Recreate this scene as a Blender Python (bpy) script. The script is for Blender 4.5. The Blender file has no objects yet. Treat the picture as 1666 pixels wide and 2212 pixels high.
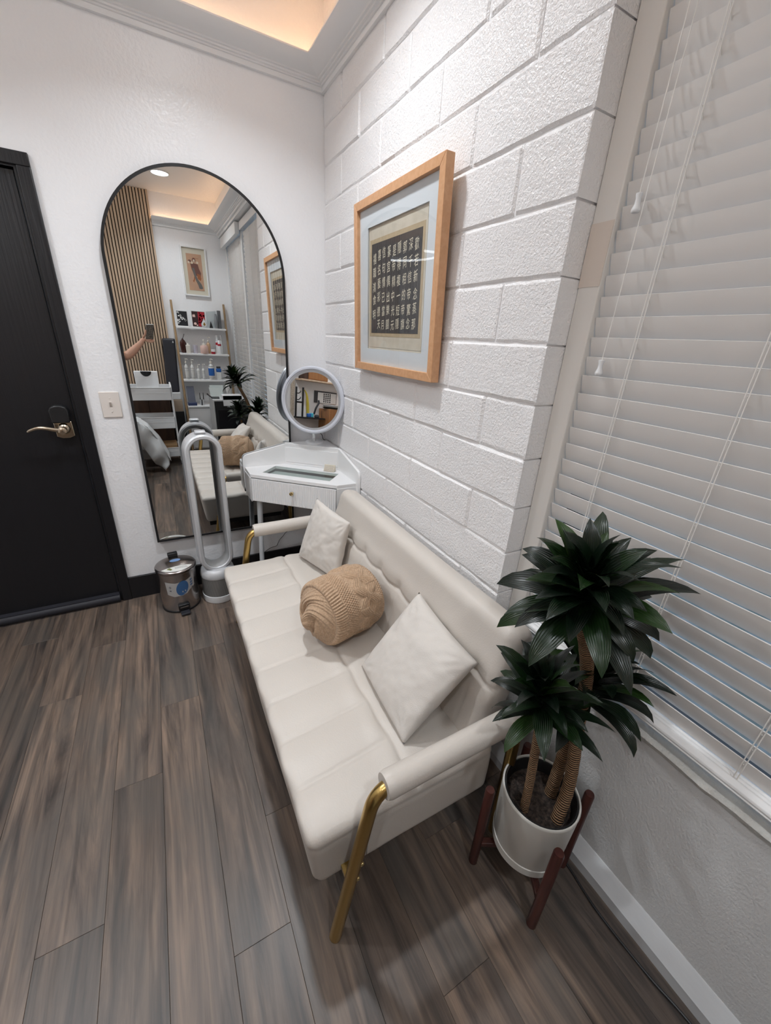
import bpy, bmesh, math, random
from mathutils import Vector, Matrix, noise
random.seed(7)
SC = bpy.context.scene
COL = SC.collection
PI = math.pi

# ------------------------------------------------------------------ camera, world, exposure
CAM_C = Vector((-0.90893, -2.43517, 1.50248))
CAM_R = ((0.8776812, -0.4759356, 0.0562239), (-0.1434858, -0.3728989, -0.9167106), (0.4572610, 0.7965123, -0.3955763))
cam_d = bpy.data.cameras.new('camera')
cam_d.sensor_fit = 'HORIZONTAL'
cam_d.sensor_width = 36.0
cam_d.lens = 36.0 * 854.805 / 1666.0
cam_d.clip_start = 0.02
cam_d.clip_end = 60
cam = bpy.data.objects.new('camera', cam_d)
COL.objects.link(cam)
_m = Matrix.Identity(4)
for i in range(3):
    _m[i][0] = CAM_R[0][i]; _m[i][1] = -CAM_R[1][i]; _m[i][2] = -CAM_R[2][i]
    _m[i][3] = CAM_C[i]
cam.matrix_world = _m
SC.camera = cam

LAMP_POWER = 12.0          # ceiling downlights (W each)
LAMP_LENS = 40.0           # how bright their diffusers look
LED_STRENGTH = 9.0        # warm strip above the crown
SKY_STRENGTH = 0.9
EXPOSURE = 0.0
w = bpy.data.worlds.new('world'); SC.world = w; w.use_nodes = True
_bg = w.node_tree.nodes['Background']
_bg.inputs[0].default_value = (0.60, 0.77, 1.0, 1); _bg.inputs[1].default_value = SKY_STRENGTH
SC.view_settings.view_transform = 'Standard'
SC.view_settings.look = 'None'
SC.view_settings.exposure = EXPOSURE
SC.view_settings.gamma = 1.0
SC.view_settings.use_curve_mapping = False
SC.cycles.max_bounces = 10
SC.cycles.diffuse_bounces = 6
SC.cycles.glossy_bounces = 6
SC.cycles.transparent_max_bounces = 12
SC.cycles.sample_clamp_indirect = 6.0
SC.cycles.caustics_reflective = False
SC.cycles.caustics_refractive = False

# ------------------------------------------------------------------ materials
MATS = {}
def new_mat(name):
    m = bpy.data.materials.new(name); m.use_nodes = True
    nt = m.node_tree
    return m, nt, nt.nodes['Principled BSDF']
def nd(nt, t, **kw):
    n = nt.nodes.new(t)
    for k, v in kw.items():
        if k in n.inputs: n.inputs[k].default_value = v
        else: setattr(n, k, v)
    return n
def tex_vec(nt, scale=(1, 1, 1), coord='Object', rand=False):
    tc = nd(nt, 'ShaderNodeTexCoord'); mp = nd(nt, 'ShaderNodeMapping')
    mp.inputs['Scale'].default_value = scale
    nt.links.new(tc.outputs[coord], mp.inputs['Vector'])
    if rand:
        oi = nd(nt, 'ShaderNodeObjectInfo')
        ml = nd(nt, 'ShaderNodeVectorMath', operation='SCALE'); ml.inputs[0].default_value = (7.3, 19.1, 3.7)
        nt.links.new(oi.outputs['Random'], ml.inputs['Scale'])
        nt.links.new(ml.outputs[0], mp.inputs['Location'])
    return mp.outputs[0]
def ramp(nt, fac, stops):
    r = nd(nt, 'ShaderNodeValToRGB')
    e = r.color_ramp.elements
    while len(e) < len(stops): e.new(0.5)
    for i, (p, c) in enumerate(stops):
        e[i].position = p; e[i].color = (*c, 1) if len(c) == 3 else c
    nt.links.new(fac, r.inputs[0])
    return r.outputs[0]
def bump(nt, bsdf, layers, coord='Object', rand=False, dist=0.01):
    """layers: (scale_xyz, detail, strength, kind)"""
    prev = None
    for sc, det, st, kind in layers:
        v = tex_vec(nt, sc, coord, rand)
        if kind == 'vor':
            t = nd(nt, 'ShaderNodeTexVoronoi'); out = t.outputs['Distance']; t.inputs['Scale'].default_value = 1
        else:
            t = nd(nt, 'ShaderNodeTexNoise'); out = t.outputs[0]; t.inputs['Scale'].default_value = 1
            t.inputs['Detail'].default_value = det
        nt.links.new(v, t.inputs['Vector'])
        b = nd(nt, 'ShaderNodeBump'); b.inputs['Strength'].default_value = st; b.inputs['Distance'].default_value = dist
        nt.links.new(out, b.inputs['Height'])
        if prev: nt.links.new(prev, b.inputs['Normal'])
        prev = b.outputs[0]
    nt.links.new(prev, bsdf.inputs['Normal'])
def M(name, col, rough=0.5, metal=0.0, layers=None, spec=0.5, var=None, rand=False, coat=0.0, emit=None, trans=0.0, alpha=1.0, ior=1.45, dist=0.01, sheen=0.0, sss=0.0):
    if name in MATS: return MATS[name]
    m, nt, b = new_mat(name)
    b.inputs['Base Color'].default_value = (*col, 1)
    b.inputs['Roughness'].default_value = rough
    b.inputs['Metallic'].default_value = metal
    b.inputs['Specular IOR Level'].default_value = spec
    b.inputs['Coat Weight'].default_value = coat
    b.inputs['Transmission Weight'].default_value = trans
    b.inputs['Alpha'].default_value = alpha
    b.inputs['IOR'].default_value = ior
    b.inputs['Sheen Weight'].default_value = sheen
    if sss: b.inputs['Subsurface Weight'].default_value = sss; b.inputs['Subsurface Radius'].default_value = (.01, .004, .002)
    if emit:
        b.inputs['Emission Color'].default_value = (*emit[0], 1); b.inputs['Emission Strength'].default_value = emit[1]
    if var:
        sc, c2, det = var
        v = tex_vec(nt, sc, 'Object', rand)
        t = nd(nt, 'ShaderNodeTexNoise'); t.inputs['Scale'].default_value = 1; t.inputs['Detail'].default_value = det
        nt.links.new(v, t.inputs['Vector'])
        c = ramp(nt, t.outputs[0], [(0.35, col), (0.65, c2)])
        nt.links.new(c, b.inputs['Base Color'])
    if layers: bump(nt, b, layers, rand=rand, dist=dist)
    MATS[name] = m
    return m

m_wall = M('painted_plaster', (.86, .86, .87), .30, layers=[((14, 14, 14), 3, .16, 'n'), ((75, 75, 75), 2, .16, 'n')], dist=.012)
m_cove = M('cove_paint', (.80, .79, .78), .45, layers=[((40, 40, 40), 3, .15, 'n')])
m_block = M('painted_block', (.87, .86, .86), .28, layers=[((18, 18, 18), 3, .30, 'n'), ((130, 130, 130), 3, .38, 'n'), ((300, 300, 300), 1, .2, 'n')], rand=True, dist=.010)
m_mortar = M('painted_mortar', (.85, .84, .84), .4, layers=[((60, 60, 60), 4, .4, 'n')])
m_trim = M('white_trim', (.80, .80, .80), .38)
m_trim_warm = M('cream_trim', (.74, .71, .67), .5, layers=[((60, 60, 4), 2, .05, 'n')])
m_lowwall = M('painted_lower_wall', (.66, .66, .655), .45, layers=[((10, 10, 10), 3, .2, 'n'), ((55, 160, 110), 2, .22, 'n')], dist=.010)
m_sill = M('rough_sill_plaster', (.52, .51, .48), .6, layers=[((60, 60, 60), 4, .5, 'n'), ((160, 160, 160), 2, .3, 'n')])
m_black = M('black_paint', (.010, .010, .012), .36, layers=[((90, 90, 3), 3, .12, 'n')])
m_blackfl = M('black_plastic', (.012, .012, .013), .42)
m_blackrub = M('black_rubber', (.018, .018, .024), .6)
m_slatwood = M('pale_oak_slat', (.52, .38, .265), .5, var=((30, 30, 1.2), (.60, .45, .32), 3), rand=True)
m_felt = M('black_felt', (.012, .008, .006), .9)
m_frame = M('beech_frame', (.60, .325, .165), .38, var=((60, 60, 60), (.66, .37, .20), 2))
m_mirror = M('mirror_glass', (.80, .82, .82), .0, metal=1.0)
m_mirror2 = M('makeup_mirror_glass', (.84, .84, .83), .0, metal=1.0)
m_sofa = M('cream_faux_leather', (.58, .535, .485), .42, layers=[((220, 220, 220), 2, .08, 'n'), ((9, 9, 9), 2, .10, 'n')], dist=.008)
m_cushion = M('cream_velvet', (.62, .58, .535), .75, layers=[((14, 14, 14), 3, .25, 'n'), ((400, 400, 400), 1, .12, 'n')], sheen=.2, dist=.01)
m_gold = M('brushed_gold', (.50, .34, .12), .30, metal=1.0, layers=[((300, 300, 20), 1, .04, 'n')])
m_goldlt = M('polished_gold', (.80, .62, .30), .16, metal=1.0)
m_knit = M('tan_knit_yarn', (.50, .345, .225), .85, var=((160, 160, 160), (.38, .255, .16), 2), layers=[((500, 500, 500), 2, .3, 'n')], sheen=.15)
m_vanity = M('white_lacquer', (.80, .80, .80), .30)
m_glassgrey = M('grey_drawer_lining', (.60, .64, .63), .4)
m_grey_leg = M('grey_white_metal', (.62, .64, .66), .4)
m_silver = M('nickel_finish', (.62, .63, .65), .33, metal=.25)
m_silver_d = M('grey_inner_finish', (.42, .42, .42), .4, metal=.3)
m_whiteplastic = M('white_plastic', (.78, .79, .80), .32)
m_steel = M('brushed_steel', (.46, .43, .42), .24, metal=1.0, layers=[((2, 2, 260), 1, .03, 'n')])
m_steel_d = M('dark_lid_steel', (.34, .31, .30), .22, metal=1.0)
m_pot = M('off_white_ceramic', (.66, .645, .60), .4)
m_mahog = M('mahogany_wood', (.075, .022, .016), .4, var=((60, 60, 6), (.045, .013, .011), 3))
m_soil = M('potting_soil', (.018, .013, .011), .95, var=((90, 90, 90), (.07, .05, .04), 4), layers=[((120, 120, 120), 4, 1.0, 'n')])
m_blind = M('white_blind_slat', (.74, .715, .69), .42)
m_cord = M('white_cord', (.78, .76, .72), .6)
m_switch = M('ivory_switch', (.74, .68, .63), .35)
m_brass = M('satin_nickel_brass', (.52, .44, .34), .25, metal=1.0)
m_lens = M('lamp_diffuser', (1, 1, 1), .5, emit=((.93, .97, 1.0), LAMP_LENS))
m_led = M('warm_led_strip', (1, .8, .6), .5, emit=((1.0, .60, .33), LED_STRENGTH))
m_leds = M('crescent_lamp_diffuser', (1, 1, 1), .5, emit=((.95, .97, 1.0), 60.0))
m_reddot = M('red_led_dot', (.6, .02, .02), .4)
m_paperw = M('white_paper', (.78, .78, .77), .7)
m_mat = M('blue_white_mount', (.72, .75, .78), .8)
m_cream = M('cream_paper', (.66, .60, .50), .85, var=((25, 25, 25), (.60, .54, .44), 3))
m_tan = M('tan_silk_border', (.52, .41, .27), .85, var=((60, 60, 60), (.47, .37, .24), 2))
m_ink = M('black_rubbing_paper', (.030, .028, .030), .7, var=((4, 220, 2), (.075, .072, .075), 3))
m_script = M('pale_script', (.78, .72, .58), .8)
m_skin = M('skin', (.52, .29, .20), .5, sss=.15, layers=[((90, 90, 90), 3, .06, 'n')])
m_shirt = M('grey_white_shirt', (.60, .62, .62), .85, layers=[((30, 30, 30), 3, .3, 'n')])
m_trouser = M('dark_trousers', (.03, .032, .04), .85, layers=[((30, 30, 30), 3, .3, 'n')])
m_hair = M('black_hair', (.012, .009, .008), .45, layers=[((200, 200, 8), 3, .5, 'n')])
m_eye = M('eye_white', (.7, .7, .68), .2)
m_sheet = M('white_bed_sheet', (.66, .67, .67), .8, layers=[((12, 12, 12), 3, .35, 'n'), ((300, 300, 300), 1, .1, 'n')])
m_beige = M('beige_upholstery', (.40, .31, .23), .6)
m_brownwood = M('dark_walnut', (.075, .040, .026), .45, var=((26, 26, 2), (.045, .024, .016), 3))
m_orangewood = M('honey_wood', (.36, .17, .065), .4, var=((30, 30, 3), (.30, .13, .05), 3))
m_greymetal = M('grey_painted_metal', (.52, .52, .52), .4)
m_darkgrey = M('dark_grey_plastic', (.05, .05, .055), .4)
m_navy = M('navy_plastic', (.035, .05, .12), .3)
m_blue = M('blue_label', (.02, .12, .42), .4)
m_red = M('crimson_label', (.42, .02, .035), .4)
m_pink = M('blush_plastic', (.74, .52, .46), .35)
m_amber = M('amber_plastic', (.55, .36, .22), .3)
m_brownglass = M('dark_brown_glass', (.045, .012, .010), .08)
m_lilac = M('lilac_wax', (.52, .48, .62), .5)
m_ivory = M('ivory_bottle', (.72, .69, .63), .35)
m_yellow = M('yellow_tubing', (.50, .40, .05), .35)
m_ring = M('ring_plastic', (.58, .60, .66), .3)
m_gaffer = M('masking_tape', (.68, .60, .53), .6)
m_window = M('window_glass', (.95, .97, 1.0), .0, trans=1.0, ior=1.45)
m_picglass = None

def wood_floor():
    m, nt, b = new_mat('floor_plank_vinyl')
    v = tex_vec(nt, (14, 1.1, 1), 'Object', True)
    n1 = nd(nt, 'ShaderNodeTexNoise'); n1.inputs['Scale'].default_value = 1; n1.inputs['Detail'].default_value = 6; n1.inputs['Roughness'].default_value = .62; n1.inputs['Distortion'].default_value = 1.5
    nt.links.new(v, n1.inputs['Vector'])
    v2 = tex_vec(nt, (60, 2.6, 1), 'Object', True)
    n2 = nd(nt, 'ShaderNodeTexNoise'); n2.inputs['Scale'].default_value = 1; n2.inputs['Detail'].default_value = 4; n2.inputs['Distortion'].default_value = .4
    nt.links.new(v2, n2.inputs['Vector'])
    v3 = tex_vec(nt, (7, 2.2, 1), 'Object', True)
    n3 = nd(nt, 'ShaderNodeTexNoise'); n3.inputs['Scale'].default_value = 1; n3.inputs['Detail'].default_value = 3
    nt.links.new(v3, n3.inputs['Vector'])
    base = ramp(nt, n1.outputs[0], [(.32, (.040, .032, .029)), (.44, (.098, .074, .060)), (.54, (.145, .106, .082)), (.68, (.225, .160, .118))])
    fine = ramp(nt, n2.outputs[0], [(.34, (.45, .45, .45)), (.52, (1, 1, 1))])
    grey = ramp(nt, n3.outputs[0], [(.46, (0, 0, 0)), (.62, (1, 1, 1))])
    mx = nd(nt, 'ShaderNodeMix', data_type='RGBA', blend_type='MULTIPLY'); mx.inputs[0].default_value = .75
    nt.links.new(base, mx.inputs[6]); nt.links.new(fine, mx.inputs[7])
    mx2 = nd(nt, 'ShaderNodeMix', data_type='RGBA', blend_type='MIX')
    sc = nd(nt, 'ShaderNodeMath', operation='MULTIPLY'); sc.inputs[1].default_value = .55
    nt.links.new(grey, sc.inputs[0]); nt.links.new(sc.outputs[0], mx2.inputs[0])
    nt.links.new(mx.outputs[2], mx2.inputs[6]); mx2.inputs[7].default_value = (.085, .076, .068, 1)
    oi = nd(nt, 'ShaderNodeObjectInfo')
    mr = nd(nt, 'ShaderNodeMapRange'); mr.inputs['To Min'].default_value = .82; mr.inputs['To Max'].default_value = 1.15
    nt.links.new(oi.outputs['Random'], mr.inputs['Value'])
    mx3 = nd(nt, 'ShaderNodeVectorMath', operation='SCALE')
    nt.links.new(mx2.outputs[2], mx3.inputs[0]); nt.links.new(mr.outputs[0], mx3.inputs['Scale'])
    nt.links.new(mx3.outputs[0], b.inputs['Base Color'])
    b.inputs['Roughness'].default_value = .40
    bp = nd(nt, 'ShaderNodeBump'); bp.inputs['Strength'].default_value = .12; bp.inputs['Distance'].default_value = .004
    nt.links.new(n2.outputs[0], bp.inputs['Height']); nt.links.new(bp.outputs[0], b.inputs['Normal'])
    return m
m_floor = wood_floor()

def leaf_mat():
    m, nt, b = new_mat('dracaena_leaf')
    tc = nd(nt, 'ShaderNodeTexCoord'); sp = nd(nt, 'ShaderNodeSeparateXYZ')
    nt.links.new(tc.outputs['UV'], sp.inputs[0])
    # fine veins along the blade
    ml = nd(nt, 'ShaderNodeMath', operation='MULTIPLY'); ml.inputs[1].default_value = 60
    nt.links.new(sp.outputs[0], ml.inputs[0])
    sn = nd(nt, 'ShaderNodeMath', operation='SINE'); nt.links.new(ml.outputs[0], sn.inputs[0])
    oi = nd(nt, 'ShaderNodeObjectInfo')
    c = ramp(nt, oi.outputs['Random'], [(0.0, (.0025, .007, .0035)), (.55, (.0045, .013, .0045)), (.85, (.009, .027, .006)), (1.0, (.022, .055, .008))])
    mx = nd(nt, 'ShaderNodeMix', data_type='RGBA', blend_type='MULTIPLY')
    mr = nd(nt, 'ShaderNodeMapRange'); mr.inputs['From Min'].default_value = -1; mr.inputs['To Min'].default_value = .72; mr.inputs['To Max'].default_value = 1.1
    nt.links.new(sn.outputs[0], mr.inputs['Value'])
    mx.inputs[0].default_value = 1
    nt.links.new(c, mx.inputs[6]); nt.links.new(mr.outputs[0], mx.inputs[7])
    nt.links.new(mx.outputs[2], b.inputs['Base Color'])
    b.inputs['Roughness'].default_value = .33
    b.inputs['Specular IOR Level'].default_value = .45
    bp = nd(nt, 'ShaderNodeBump'); bp.inputs['Strength'].default_value = .25; bp.inputs['Distance'].default_value = .002
    nt.links.new(sn.outputs[0], bp.inputs['Height']); nt.links.new(bp.outputs[0], b.inputs['Normal'])
    return m
m_leaf = leaf_mat()

def perf_mat():
    m, nt, b = new_mat('perforated_grille')
    tc = nd(nt, 'ShaderNodeTexCoord'); mp = nd(nt, 'ShaderNodeMapping'); mp.inputs['Scale'].default_value = (100, 24, 1)
    nt.links.new(tc.outputs['UV'], mp.inputs[0])
    vo = nd(nt, 'ShaderNodeTexVoronoi'); vo.inputs['Scale'].default_value = 1; vo.inputs['Randomness'].default_value = 0
    nt.links.new(mp.outputs[0], vo.inputs['Vector'])
    c = ramp(nt, vo.outputs['Distance'], [(.26, (.03, .03, .03)), (.36, (.33, .33, .32))])
    nt.links.new(c, b.inputs['Base Color']); b.inputs['Roughness'].default_value = .4; b.inputs['Metallic'].default_value = .4
    return m
m_perf = perf_mat()

def stem_mat():
    m, nt, b = new_mat('ringed_stem_bark')
    tc = nd(nt, 'ShaderNodeTexCoord'); sp = nd(nt, 'ShaderNodeSeparateXYZ'); nt.links.new(tc.outputs['UV'], sp.inputs[0])
    ns = nd(nt, 'ShaderNodeTexNoise'); ns.inputs['Scale'].default_value = 60
    nt.links.new(tc.outputs['Object'], ns.inputs['Vector'])
    a = nd(nt, 'ShaderNodeMath', operation='MULTIPLY_ADD'); a.inputs[1].default_value = 3.2
    ml = nd(nt, 'ShaderNodeMath', operation='MULTIPLY'); ml.inputs[1].default_value = 2 * PI / .0068
    nt.links.new(sp.outputs[1], ml.inputs[0])
    nt.links.new(ns.outputs[0], a.inputs[0]); nt.links.new(ml.outputs[0], a.inputs[2])
    sn = nd(nt, 'ShaderNodeMath', operation='SINE'); nt.links.new(a.outputs[0], sn.inputs[0])
    mr = nd(nt, 'ShaderNodeMapRange'); mr.inputs['From Min'].default_value = -1
    nt.links.new(sn.outputs[0], mr.inputs['Value'])
    c = ramp(nt, mr.outputs[0], [(.05, (.06, .030, .016)), (.45, (.30, .165, .080)), (1, (.42, .245, .125))])
    nt.links.new(c, b.inputs['Base Color']); b.inputs['Roughness'].default_value = .8
    bp = nd(nt, 'ShaderNodeBump'); bp.inputs['Strength'].default_value = .8; bp.inputs['Distance'].default_value = .004
    nt.links.new(sn.outputs[0], bp.inputs['Height']); nt.links.new(bp.outputs[0], b.inputs['Normal'])
    return m
m_stem = stem_mat()

def thin_glass(name, tint, refl=.06):
    m, nt, b = new_mat(name)
    out = nt.nodes['Material Output']
    tr = nd(nt, 'ShaderNodeBsdfTransparent'); tr.inputs[0].default_value = (*tint, 1)
    gl = nd(nt, 'ShaderNodeBsdfGlossy'); gl.inputs['Roughness'].default_value = 0.0
    lw = nd(nt, 'ShaderNodeLayerWeight'); pw = nd(nt, 'ShaderNodeMath', operation='POWER'); pw.inputs[1].default_value = 5
    fr = nd(nt, 'ShaderNodeMath', operation='MULTIPLY_ADD'); fr.inputs[1].default_value = .92; fr.inputs[2].default_value = refl
    nt.links.new(lw.outputs['Facing'], pw.inputs[0]); nt.links.new(pw.outputs[0], fr.inputs[0])
    mx = nd(nt, 'ShaderNodeMixShader')
    nt.links.new(fr.outputs[0], mx.inputs[0]); nt.links.new(tr.outputs[0], mx.inputs[1]); nt.links.new(gl.outputs[0], mx.inputs[2])
    nt.links.new(mx.outputs[0], out.inputs[0])
    nt.nodes.remove(b)
    return m
m_picglass = thin_glass('picture_glass', (.97, .98, .98))
m_pane = thin_glass('pane_glass', (.92, .96, .98))

# ------------------------------------------------------------------ geometry helpers
class G:
    def __init__(s): s.v = []; s.f = []; s.uv = {}
    def add(s, vs, fs, uvs=None):
        o = len(s.v); s.v += [tuple(p) for p in vs]
        for f in fs: s.f.append(tuple(i + o for i in f))
        if uvs:
            for i, u in enumerate(uvs): s.uv[o + i] = u
        return s
    def box(s, x0, x1, y0, y1, z0, z1):
        vs = [(x0, y0, z0), (x1, y0, z0), (x1, y1, z0), (x0, y1, z0), (x0, y0, z1), (x1, y0, z1), (x1, y1, z1), (x0, y1, z1)]
        return s.add(vs, [(0, 3, 2, 1), (4, 5, 6, 7), (0, 1, 5, 4), (1, 2, 6, 5), (2, 3, 7, 6), (3, 0, 4, 7)])
    def obox(s, c, ux, uy, uz, hx, hy, hz):
        c = Vector(c); ux = Vector(ux).normalized(); uy = Vector(uy).normalized(); uz = Vector(uz).normalized()
        vs = []
        for dz in (-1, 1):
            for dx, dy in ((-1, -1), (1, -1), (1, 1), (-1, 1)):
                vs.append(c + ux * hx * dx + uy * hy * dy + uz * hz * dz)
        return s.add(vs, [(0, 3, 2, 1), (4, 5, 6, 7), (0, 1, 5, 4), (1, 2, 6, 5), (2, 3, 7, 6), (3, 0, 4, 7)])
    def hexa(s, vs8):
        return s.add(vs8, [(0, 3, 2, 1), (4, 5, 6, 7), (0, 1, 5, 4), (1, 2, 6, 5), (2, 3, 7, 6), (3, 0, 4, 7)])
    def prism(s, poly, z0, z1, fn=None):
        n = len(poly); fn = fn or (lambda a, b, c: (a, b, c))
        vs = [fn(p[0], p[1], z0) for p in poly] + [fn(p[0], p[1], z1) for p in poly]
        fs = [tuple(reversed(range(n))), tuple(range(n, 2 * n))] + [(i, (i + 1) % n, n + (i + 1) % n, n + i) for i in range(n)]
        return s.add(vs, fs)
    def tube(s, pts, r, n=12, cap=True, uvlen=False):
        pts = [Vector(p) for p in pts]; m = len(pts)
        rs = r if isinstance(r, (list, tuple)) else [r] * m
        t0 = (pts[1] - pts[0]).normalized()
        a = Vector((0, 0, 1)) if abs(t0.z) < .9 else Vector((1, 0, 0))
        u = t0.cross(a).normalized()
        vs = []; uvs = []; L = 0
        for i, p in enumerate(pts):
            t = (pts[min(i + 1, m - 1)] - pts[max(i - 1, 0)]).normalized()
            u = (u - t * u.dot(t)).normalized(); v = t.cross(u)
            if i: L += (p - pts[i - 1]).length
            for k in range(n):
                an = 2 * PI * k / n
                vs.append(p + (u * math.cos(an) + v * math.sin(an)) * rs[i]); uvs.append((k / n, L))
        fs = [(i * n + k, i * n + (k + 1) % n, (i + 1) * n + (k + 1) % n, (i + 1) * n + k) for i in range(m - 1) for k in range(n)]
        if cap: fs += [tuple(reversed(range(n))), tuple((m - 1) * n + k for k in range(n))]
        return s.add(vs, fs, uvs)
    def lathe(s, prof, n=32, c=(0, 0, 0), fn=None, cap=True):
        vs = []; uvs = []; m = len(prof)
        for j, (r, z) in enumerate(prof):
            for k in range(n):
                an = 2 * PI * k / n
                vs.append((c[0] + r * math.cos(an), c[1] + r * math.sin(an), c[2] + z)); uvs.append((k / n, j / max(1, m - 1)))
        fs = [(j * n + k, j * n + (k + 1) % n, (j + 1) * n + (k + 1) % n, (j + 1) * n + k) for j in range(m - 1) for k in range(n)]
        if cap: fs += [tuple(reversed(range(n))), tuple((m - 1) * n + k for k in range(n))]
        if fn: vs = [fn(*p) for p in vs]
        return s.add(vs, fs, uvs)
    def grid(s, fn, nu, nv, cu=False, cv=False):
        vs = []; uvs = []
        for j in range(nv + (0 if cv else 1)):
            for i in range(nu + (0 if cu else 1)):
                vs.append(fn(i / nu, j / nv)); uvs.append((i / nu, j / nv))
        W = nu + (0 if cu else 1); H = nv + (0 if cv else 1)
        fs = []
        for j in range(nv):
            for i in range(nu):
                a = j * W + i; b_ = j * W + (i + 1) % W; c_ = ((j + 1) % H) * W + (i + 1) % W; d_ = ((j + 1) % H) * W + i
                fs.append((a, b_, c_, d_))
        return s.add(vs, fs, uvs)
    def build(s, name, mat, parent=None, smooth=False, bevel=0, seg=2, angle=40, merge=False, recalc=True, off=None):
        o_ = Vector(off) if off is not None else (OFF[0] if parent is not None else Vector((0, 0, 0)))
        me = bpy.data.meshes.new(name)
        me.from_pydata([(p[0] - o_.x, p[1] - o_.y, p[2] - o_.z) for p in s.v], [], s.f)
        if s.uv:
            ul = me.uv_layers.new(name='uv')
            for l in me.loops: ul.data[l.index].uv = s.uv.get(l.vertex_index, (0, 0))
        if recalc or merge:
            bm = bmesh.new(); bm.from_mesh(me)
            if merge: bmesh.ops.remove_doubles(bm, verts=bm.verts, dist=1e-5)
            bmesh.ops.recalc_face_normals(bm, faces=bm.faces)
            bm.to_mesh(me); bm.free()
        me.materials.append(mat)
        ob = bpy.data.objects.new(name, me); COL.objects.link(ob)
        if parent is not None: ob.parent = parent
        if smooth:
            me.polygons.foreach_set('use_smooth', [True] * len(me.polygons))
            if smooth != 'all': me.set_sharp_from_angle(angle=math.radians(angle))
        if bevel:
            bv = ob.modifiers.new('bevel', 'BEVEL'); bv.width = bevel; bv.segments = seg; bv.limit_method = 'ANGLE'; bv.angle_limit = math.radians(30)
            if not smooth:
                me.polygons.foreach_set('use_smooth', [True] * len(me.polygons)); me.set_sharp_from_angle(angle=math.radians(30))
            bv.harden_normals = False
        return ob
OFF = [Vector((0, 0, 0))]

def tag(o, label, cat, group=None, kind=None):
    o['label'] = label; o['category'] = cat
    if group: o['group'] = group
    if kind: o['kind'] = kind
    return o
def thing(name, loc, label, cat, group=None, rz=0.0, kind=None):
    """Empty at the base of a thing; parts built after it in world coordinates are shifted under it."""
    o = bpy.data.objects.new(name, None); o.empty_display_size = .05
    COL.objects.link(o); o.location = loc; o.rotation_euler = (0, 0, rz)
    OFF[0] = Vector(loc) if rz == 0.0 else Vector((0, 0, 0))
    return tag(o, label, cat, group, kind)
def struct(o, label, cat):
    return tag(o, label, cat, None, 'structure')
def single(g, name, mat, label, cat, loc, group=None, **kw):
    o = g.build(name, mat, None, off=loc, **kw); o.location = loc
    return tag(o, label, cat, group)
def copy_tree(o, parent=None):
    c = o.copy(); COL.objects.link(c); c.parent = parent
    for ch in list(o.children): copy_tree(ch, c)
    return c
def lerp(a, b, t): return a + (b - a) * t
def sstep(a, b, x):
    t = max(0, min(1, (x - a) / (b - a))); return t * t * (3 - 2 * t)
def bez(pts, n):
    """Catmull-Rom through pts"""
    P = [Vector(p) for p in pts]; P = [P[0] * 2 - P[1]] + P + [P[-1] * 2 - P[-2]]
    out = []
    for i in range(1, len(P) - 2):
        for k in range(n):
            t = k / n
            a, b_, c_, d_ = P[i - 1], P[i], P[i + 1], P[i + 2]
            out.append(.5 * ((2 * b_) + (c_ - a) * t + (2 * a - 5 * b_ + 4 * c_ - d_) * t * t + (3 * b_ - a - 3 * c_ + d_) * t ** 3))
    out.append(P[-2]); return out
def round_path(pts, r, n=6):
    """polyline with its corners rounded at radius r"""
    P = [Vector(p) for p in pts]; out = [P[0]]
    for i in range(1, len(P) - 1):
        d0 = (P[i - 1] - P[i]).normalized(); d1 = (P[i + 1] - P[i]).normalized()
        ang = d0.angle(d1); k = min(r / math.tan(ang / 2), (P[i - 1] - P[i]).length * .49, (P[i + 1] - P[i]).length * .49)
        a = P[i] + d0 * k; b_ = P[i] + d1 * k
        for j in range(n + 1):
            t = j / n; out.append((1 - t) ** 2 * a + 2 * t * (1 - t) * P[i] + t * t * b_)
    out.append(P[-1]); return out
def rbox(g, x0, x1, y0, y1, z0, z1, r, nx, ny, nz, disp=None, fn=None):
    """rounded box with dense faces; disp(p, n) moves points along their normals; fn maps to world"""
    lo = Vector((x0 + r, y0 + r, z0 + r)); hi = Vector((x1 - r, y1 - r, z1 - r))
    def place(p):
        p = Vector(p); q = Vector((min(max(p.x, lo.x), hi.x), min(max(p.y, lo.y), hi.y), min(max(p.z, lo.z), hi.z)))
        d = p - q; n = d.normalized() if d.length > 1e-9 else Vector((0, 0, 1))
        p = q + n * r
        if disp: p = p + n * disp(p, n)
        return fn(p) if fn else p
    for ax, (a, b_, na, nb) in enumerate(((1, 2, ny, nz), (0, 2, nx, nz), (0, 1, nx, ny))):
        L = (x0, y0, z0); H = (x1, y1, z1)
        for side in (L[ax], H[ax]):
            def f(u, v):
                p = [0, 0, 0]; p[ax] = side; p[a] = lerp(L[a], H[a], u); p[b_] = lerp(L[b_], H[b_], v)
                return place(p)
            g.grid(f, na, nb)
def text_mesh(body, size):
    c = bpy.data.curves.new('text', 'FONT'); c.body = body; c.size = size; c.align_x = 'CENTER'; c.align_y = 'CENTER'; c.resolution_u = 2
    o = bpy.data.objects.new('text', c); COL.objects.link(o)
    dg = bpy.context.evaluated_depsgraph_get()
    me = bpy.data.meshes.new_from_object(o.evaluated_get(dg))
    vs = [tuple(v.co) for v in me.vertices]; fs = [tuple(p.vertices) for p in me.polygons]
    bpy.data.objects.remove(o); bpy.data.curves.remove(c); bpy.data.meshes.remove(me)
    return vs, fs

# ------------------------------------------------------------------ large structure
XL, YF, ZC = -2.75, -3.79, 2.91         # left wall, far wall, ceiling
YR = -1.6475                             # end of the block wall
ZW = 2.60

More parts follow.
